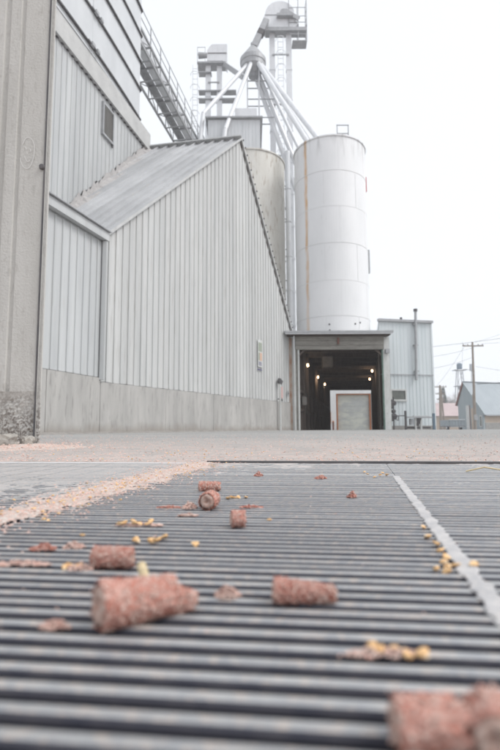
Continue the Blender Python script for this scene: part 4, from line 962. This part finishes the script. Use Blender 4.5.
# ------------------------------------------------------------------ cobs
def cob(p0, p1, r, label, taper=.9, broken=True, seed=0, bump=1.):
    """a shelled corn cob from p0 to p1 (axis ends, z of the axis included)"""
    p0 = Vector(p0); p1 = Vector(p1); ax_ = (p1 - p0); Ln = ax_.length; d = ax_.normalized(); a = d.cross(Vector((0, 0, 1))).normalized(); b = a.cross(d)
    NU, NV = 72, max(18, int(Ln / .0011)); mb = MB(); rows_ = 16
    for j in range(NV + 1):
        f_ = j / NV
        for i in range(NU):
            t = 2 * math.pi * i / NU; z = f_ * Ln
            jt = noise.noise(Vector((math.cos(t) * 2.2, math.sin(t) * 2.2, z * 130 + seed))); row = t / (2 * math.pi) * rows_ + .45 * jt; ph_ = int(row) % 2 * .5 + .6 * noise.noise(Vector((math.cos(t) * 3, math.sin(t) * 3, z * 90 + seed + 40)))
            cup = abs(math.sin(math.pi * row)) ** .6 * abs(math.sin(math.pi * (z / .0042 + ph_))) ** .6
            rr = r * (1 + (taper - 1) * f_) * (1 + .09 * noise.noise(Vector((math.cos(t), math.sin(t), z * 60 + seed))))
            rr += bump * (.0018 * cup + .0020 * noise.noise(Vector((math.cos(t) * r * 520, math.sin(t) * r * 520, z * 520 + seed * 9))))
            if f_ < .04: rr *= .90 + .10 * f_ / .04
            if f_ > .96: rr *= 1 - .14 * (f_ - .96) / .04
            zz = z
            if broken and f_ > .9: zz += .006 * (f_ - .9) / .1 * noise.noise(Vector((math.cos(t) * 2, math.sin(t) * 2, seed)))
            mb.v.append(p0 + d * zz + (a * math.cos(t) + b * math.sin(t)) * rr)
    for j in range(NV):
        for i in range(NU): mb.f.append((j * NU + i, j * NU + (i + 1) % NU, (j + 1) * NU + (i + 1) % NU, (j + 1) * NU + i))
    o = mb.build('corn_cob', M_COB, smooth=True); tag(o, label, 'corn cob', 'shelled red corn cobs on the grate')
    fl = MB(); rg_ = random.Random(seed + 100)                # ragged papery scales left in the sockets
    for k in range(int(420 * Ln / .045 * r / .012)):
        f_ = rg_.random(); t = rg_.uniform(0, 6.283); rd = a * math.cos(t) + b * math.sin(t); q = p0 + d * (f_ * Ln) + rd * (r * (1 + (taper - 1) * f_) + .0012)
        tg = (d * rg_.uniform(-1, 1) + rd.cross(d) * rg_.uniform(-1, 1)).normalized(); sd_ = tg.cross(rd).normalized() * rg_.uniform(.0006, .0013); l_ = rg_.uniform(.0012, .0028)
        fl.add([q - sd_, q + sd_, q + (tg + rd * rg_.uniform(.2, .8)) * l_ + sd_ * .4, q + (tg + rd * .5) * l_ - sd_ * .4], [(0, 1, 2, 3)])
    fl.build('chaff_scales', M_SCALE, o)
    for c, sg_, k in ((p0, -1, 1.), (p1, 1, taper)):
        pm = MB(); prof_ = [(0, -.0025), (.22, -.0020), (.38, .0002), (.62, .0012), (.84, .0002), (.93, -.002)]; n = 28
        for q, h_ in prof_:
            for i in range(n):
                t = 2 * math.pi * i / n; rr = r * k * q * .96 * (1 + .06 * noise.noise(Vector((math.cos(t) * 3, math.sin(t) * 3, q * 5 + seed))))
                pm.v.append(c + d * sg_ * (h_ + .0016 * noise.noise(Vector((math.cos(t) * 5, math.sin(t) * 5, q * 4 + seed))) + .0007 * noise.noise(Vector((i, q * 9, seed)))) + (a * math.cos(t) + b * math.sin(t)) * rr)
        for j in range(len(prof_) - 1):
            for i in range(n): pm.f.append((j * n + i, j * n + (i + 1) % n, (j + 1) * n + (i + 1) % n, (j + 1) * n + i))
        pm.build('pith', M_PITH, o, smooth=True)
    return o
cob((-.1000, .341, .0148), (-.0550, .372, .0125), .0145, 'large dusty red corn cob with pale end, left foreground', .82, seed=2)
cob((-.0570, .3705, .0095), (-.0400, .3750, .0065), .0092, 'thin broken stub sticking out of the large cob', .5, seed=5)
cob((.0170, .392, .0082), (.0630, .391, .0055), .0080, 'red corn cob lying sideways at the middle of the grate', .58, seed=9, bump=1.2)
cob((-.1500, .490, .0090), (-.1120, .488, .0090), .0085, 'smaller red corn cob behind the large dusty one', .95, seed=13)
cob((-.0700, .815, .0135), (-.0640, .850, .0135), .0130, 'dark red corn cob pointing its round end at the viewer', .95, seed=17)
cob((-.1080, 1.060, .0095), (-.0640, 1.062, .0095), .0090, 'red corn cob lying sideways far back on the grate', .9, seed=21)
cob((-.0260, .680, .0100), (-.0080, .683, .0100), .0100, 'short pink cob chunk in the middle distance', .95, seed=25)
cob((.0590, .2200, .0085), (.0860, .2200, .0085), .0095, 'blurred red corn cob at the bottom edge, left of a pair', .98, seed=31)
cob((.0955, .2070, .0085), (.1010, .2270, .0085), .0105, 'blurred corn cob with pale end at the bottom right corner', .98, seed=35)
def clump(c, ax, ay, n, size, seed, m, label, h_=1.):
    """a clump of chaff: many small crumbs heaped on one another, one mesh"""
    rg = random.Random(seed); mb = MB(); c = Vector(c)
    for k in range(n):
        a = rg.uniform(0, 6.283); q = math.sqrt(rg.random()); x, y = q * math.cos(a) * ax, q * math.sin(a) * ay
        z = (1 - q) * h_ * 1.5 * min(ax, ay) * rg.uniform(.2, .9); s_ = size * rg.uniform(.5, 1.3)
        up_ = Vector((rg.uniform(-1, 1), rg.uniform(-1, 1), 1)).normalized(); e = up_.orthogonal().normalized(); f_ = up_.cross(e); p_ = c + Vector((x, y, z + s_ * .2)); b0 = rg.uniform(0, 6)
        vs = [p_ + (e * math.cos(b0 + 1.2566 * i) + f_ * math.sin(b0 + 1.2566 * i) * .65) * s_ * rg.uniform(.6, 1.1) for i in range(5)]
        mb.add(vs + [p_ + up_ * s_ * .5, p_ - up_ * s_ * .3], [(i, (i + 1) % 5, 5) for i in range(5)] + [((i + 1) % 5, i, 6) for i in range(5)])
    tag(mb.build('chaff_clump', m), label, 'chaff clump', 'chaff clumps on the grate')
clump((.190, .955, 0), .009, .009, 120, .0030, 1, M_COB, 'small red cob chip right of the middle, before the flat strip', 1.2)
clump((.180, 1.30, 0), .016, .010, 120, .0035, 2, M_COB, 'flat red cob chip near the far end of the middle grate', .8)
clump((.022, 1.38, 0), .012, .010, 120, .0035, 3, M_COB, 'small triangular red cob chip at the far left of the middle grate', 1.2)
clump((-.0180, .405, 0), .010, .008, 150, .0024, 4, M_CHAFF, 'pale pink cob crumb between the two nearer cobs')
clump((-.1300, .345, 0), .011, .006, 120, .0020, 5, M_CHAFF, 'blurred pale pink chaff flake left of the large cob', .7)
clump((-.2230, .497, 0), .032, .005, 260, .0020, 6, M_CHAFF, 'long low red chaff clump at the left edge of the grate', .9)
clump((-.2260, .560, 0), .014, .008, 150, .0024, 7, M_COB, 'red crumbly chaff clump behind the long low one at left', .8)
clump((-.1950, .568, 0), .012, .008, 150, .0022, 8, M_CHAFF, 'pale chaff clump right of the red crumbly one', .8)
clump((-.1000, .835, 0), .013, .010, 170, .0026, 9, M_CHAFF, 'pale pink chaff lump left of the round-ended cob')
clump((-.1330, .840, 0), .022, .006, 170, .0022, 10, M_COB, 'low smear of red chaff farther left of the round-ended cob', .6)
clump((.000, .84, 0), .020, .006, 150, .0022, 11, M_COB, 'low red chaff flake right of the round-ended cob', .6)
clump((-.1500, .690, 0), .034, .008, 220, .0020, 12, M_CHAFF, 'flat pink chaff patch under corn kernels, mid left', .5)
clump((.075, .303, 0), .022, .006, 150, .0018, 13, M_CHAFF, 'blurred pale chaff around the near kernel cluster', .5)
clump((-.1600, .482, 0), .014, .009, 120, .0022, 14, M_CHAFF, 'pale crumbs at the left end of the smaller cob', .6)
clump((-.0940, .765, 0), .016, .007, 120, .0020, 15, M_CHAFF, 'small pink chaff heap in front of the round-ended cob', .5)
# pale bit of stalk behind the large cob
hk = MB(); hk.path([(-.0835, .418, .004), (-.0905, .436, .009), (-.0945, .446, .0125)], .0042, 8)
tag(hk.build('husk_stalk', M_HUSK, smooth=True), 'pale straw stalk leaning behind the large dusty cob', 'stalk')
# dry straw near the right edge
for k, (x, y, a, l_, lab) in enumerate(((.72, 1.42, .5, .12, 'pale straw curl at the right edge of the grate'), (.62, 1.46, -.2, .10, 'pale straw bit left of the curl at the right edge'))):
    q = Vector((x, y, .003)); d = Vector((math.cos(a), math.sin(a), 0))
    tag(MB().path([q, q + d * l_ * .5 + Vector((0, 0, .012)), q + d * l_ + Vector((0, .02, .004))], .0022, 6).build('straw', M_HUSK), lab, 'straw', 'dry straw on the grate')

# ------------------------------------------------------------------ kernels
def kernel_mesh(seed):
    rg = random.Random(seed); mb = MB(); n = 10
    prof_ = [(.0, .0), (.0012, .0002), (.0018, .0016), (.0032, .0044), (.0041, .0070), (.0039, .0086), (.0022, .0091), (0, .0080)]
    for r_, y_ in prof_:
        for i in range(n):
            t = 2 * math.pi * i / n; mb.v.append(Vector((r_ * math.cos(t) * (1 + .12 * rg.uniform(-1, 1)), y_ - .0047, .0024 + r_ * .58 * math.sin(t))))
    for j in range(len(prof_) - 1):
        for i in range(n): mb.f.append((j * n + i, j * n + (i + 1) % n, (j + 1) * n + (i + 1) % n, (j + 1) * n + i))
    me = bpy.data.meshes.new('corn_kernel'); me.from_pydata([tuple(q) for q in mb.v], [], mb.f); me.materials.append(M_KERN)
    me.polygons.foreach_set('use_smooth', [True] * len(me.polygons)); me.update(); return me
KM = [kernel_mesh(s_) for s_ in range(5)]
rk = random.Random(11)
def kernel(x, y, z, label, group, s_=1.):
    o = bpy.data.objects.new('corn_kernel', rk.choice(KM)); col.objects.link(o); o.location = (x, y, z); k = s_ * rk.uniform(.85, 1.15); o.scale = (k * rk.uniform(.85, 1.15), k * rk.uniform(.9, 1.1), k * rk.uniform(.65, 1.0))
    o.rotation_euler = (rk.uniform(-.35, .35), rk.uniform(-.5, .5), rk.uniform(0, 6.28)); tag(o, label, 'corn kernel', group)
for x, y, lab in ((-.103, .608, 'single yellow kernel on the bars left of the middle, above the small cob'), (-.063, .575, 'single orange kernel on the bars near the middle, behind the large cob'), (.207, .483, 'single kernel right of the flat strip beside the kernel row'),
                  (.025, .72, 'tiny pale kernel alone in the middle of the grate'), (-.205, .625, 'single orange kernel at the left of the middle grate'), (.19, 1.36, 'single kernel far back in front of the pale strip')):
    kernel(x, y, .0006, lab, 'single kernels on the grate')
for x, y in ((.176, .466), (.184, .490), (.192, .482), (.182, .478), (.194, .512), (.200, .540), (.204, .570), (.206, .600), (.220, .66), (.170, .472)): kernel(x, y, .0008, 'yellow kernel in the cluster beside the pale flat strip', 'kernels beside the flat strip')
for k in range(5): kernel(.085 + rk.uniform(-.014, .014), .303 + rk.uniform(-.006, .006), .0006, 'blurred pale kernel in the cluster in front of the sideways cob', 'kernels in the near cluster', .8)
for k in range(8): kernel(-.150 + rk.uniform(-.025, .018), .690 + rk.uniform(-.012, .012), .003, 'yellow kernel on the flat pink chaff patch', 'kernels on the chaff patch')
for k in range(4): kernel(-.116 + rk.uniform(-.02, .02), .592 + rk.uniform(-.004, .004), .0006, 'pale kernel in the row behind the smaller left cob', 'kernels behind the left cob')
for k in range(5): kernel(-.165 + rk.uniform(-.010, .012), .482 + rk.uniform(-.006, .006), .0006, 'kernel at the left end of the smaller cob', 'kernels at the cob end', .9)
for k in range(5): kernel(-.022 + rk.uniform(-.02, .02), .945 + rk.uniform(-.01, .01), .0006, 'yellow kernel in the row behind the round-ended cob', 'kernels behind the round cob')
for k in range(6): kernel(.345 + rk.uniform(-.03, .03), 1.40 + rk.uniform(-.10, .12), .002, 'kernel at the far end of the pale flat strip', 'kernels at the strip end')
for k in range(120):
    t = rk.uniform(.66, 1.84); s_ = xl(t) + rk.gauss(-.012, .040) * (.5 + .5 * t); q = grd(s_, t); kernel(q.x, q.y, .0045, 'kernel strewn on the dusty ridge along the left grate joint', 'kernels along the left joint', .62)
for k in range(60):
    t = rk.uniform(1.95, 3.0); q = grd(rk.uniform(-1.5, 1.4) * (t / 2), t); kernel(q.x, q.y, .003 + max(0, gz(q.x, q.y)), 'kernel strewn on the dusty ground beyond the pit curb', 'kernels on the ground')

# gravel on the yard
M_GRAVEL = mat('yard_gravel', (.34, .32, .30), (.46, .43, .41), .95, 0, 25)
mb = MB(); rg = random.Random(5)
for k in range(2600):
    t = 2.0 + 11. * rg.random() ** 1.6; q = grd(rg.uniform(-.75, .75) * (t + .4), t); s_ = rg.uniform(.003, .009) * (.7 + .12 * t)
    p_ = Vector((q.x, q.y, gz(q.x, q.y))); a = rg.uniform(0, 6.28)
    vs = [p_ + Vector((math.cos(a + 1.5708 * i), math.sin(a + 1.5708 * i), 0)) * s_ * rg.uniform(.7, 1.2) for i in range(4)] + [p_ + Vector((0, 0, s_ * rg.uniform(.5, .9)))]
    mb.add(vs, [(0, 1, 4), (1, 2, 4), (2, 3, 4), (3, 0, 4)])
tag(mb.build('gravel', M_GRAVEL, origin=(0, 0, 0)), 'grey grit strewn over the yard', 'gravel', kind='stuff')
# chaff flakes scattered on the ground and along the joint
mb = MB(); rg = random.Random(77)
def flake(p_, s_):
    a = rg.uniform(0, 6.28); n = rg.choice((4, 5)); up_ = Vector((rg.uniform(-.4, .4), rg.uniform(-.4, .4), 1)).normalized(); e = up_.orthogonal().normalized(); f_ = up_.cross(e)
    vs = [p_ + (e * math.cos(a + 6.283 * i / n) + f_ * math.sin(a + 6.283 * i / n) * .6) * s_ * rg.uniform(.6, 1.2) for i in range(n)]
    mb.add(vs + [p_ + up_ * s_ * .45, p_ - up_ * s_ * .1], [(i, (i + 1) % n, n) for i in range(n)] + [((i + 1) % n, i, n + 1) for i in range(n)])
for k in range(5200):
    t = 1.92 + 7.5 * rg.random() ** 1.9; q = grd(rg.uniform(-.75, .75) * (t + .4), t)
    flake(Vector((q.x, q.y, gz(q.x, q.y) + .003)), rg.uniform(.0025, .007) * (.8 + .25 * t * .5))
for k in range(1500):
    x = -1.75 + rg.gauss(0, .4); y = 3.2 + rg.gauss(0, .28); flake(Vector((x, y, .012 + .02 * rg.random())), rg.uniform(.003, .010))
for k in range(2600):
    t = rg.uniform(.45, 1.86); q = grd(xl(t) + rg.gauss(-.015, .055) * (.4 + .6 * t), t); flake(Vector((q.x, q.y, .004)), rg.uniform(.0012, .0038))
for k in range(260):
    t = rg.uniform(.30, 1.86); q = grd(xl(t) + (xr(t) + .25 - xl(t)) * rg.random() ** 1.8, t); flake(Vector((q.x, q.y, .0012)), rg.uniform(.0008, .0028))
tag(mb.build('scattered_chaff', M_CHAFF, origin=(0, 0, 0)), 'pink chaff crumbs scattered over grate and yard', 'chaff', kind='stuff')

# ------------------------------------------------------------------ haze
M_HAZE = bpy.data.materials.new('haze'); M_HAZE.use_nodes = True; nt = M_HAZE.node_tree; nt.nodes.clear()
pv = nt.nodes.new('ShaderNodeVolumePrincipled'); pv.inputs['Color'].default_value = (.95, .96, 1, 1); pv.inputs['Density'].default_value = .0012
ho = nt.nodes.new('ShaderNodeOutputMaterial'); nt.links.new(pv.outputs[0], ho.inputs['Volume'])
hz_ = MB().box((-140, -60, -3), (160, 260, 40)).build('haze', M_HAZE); tag(hz_, 'thin pale winter haze over the yard', 'haze', kind='stuff')
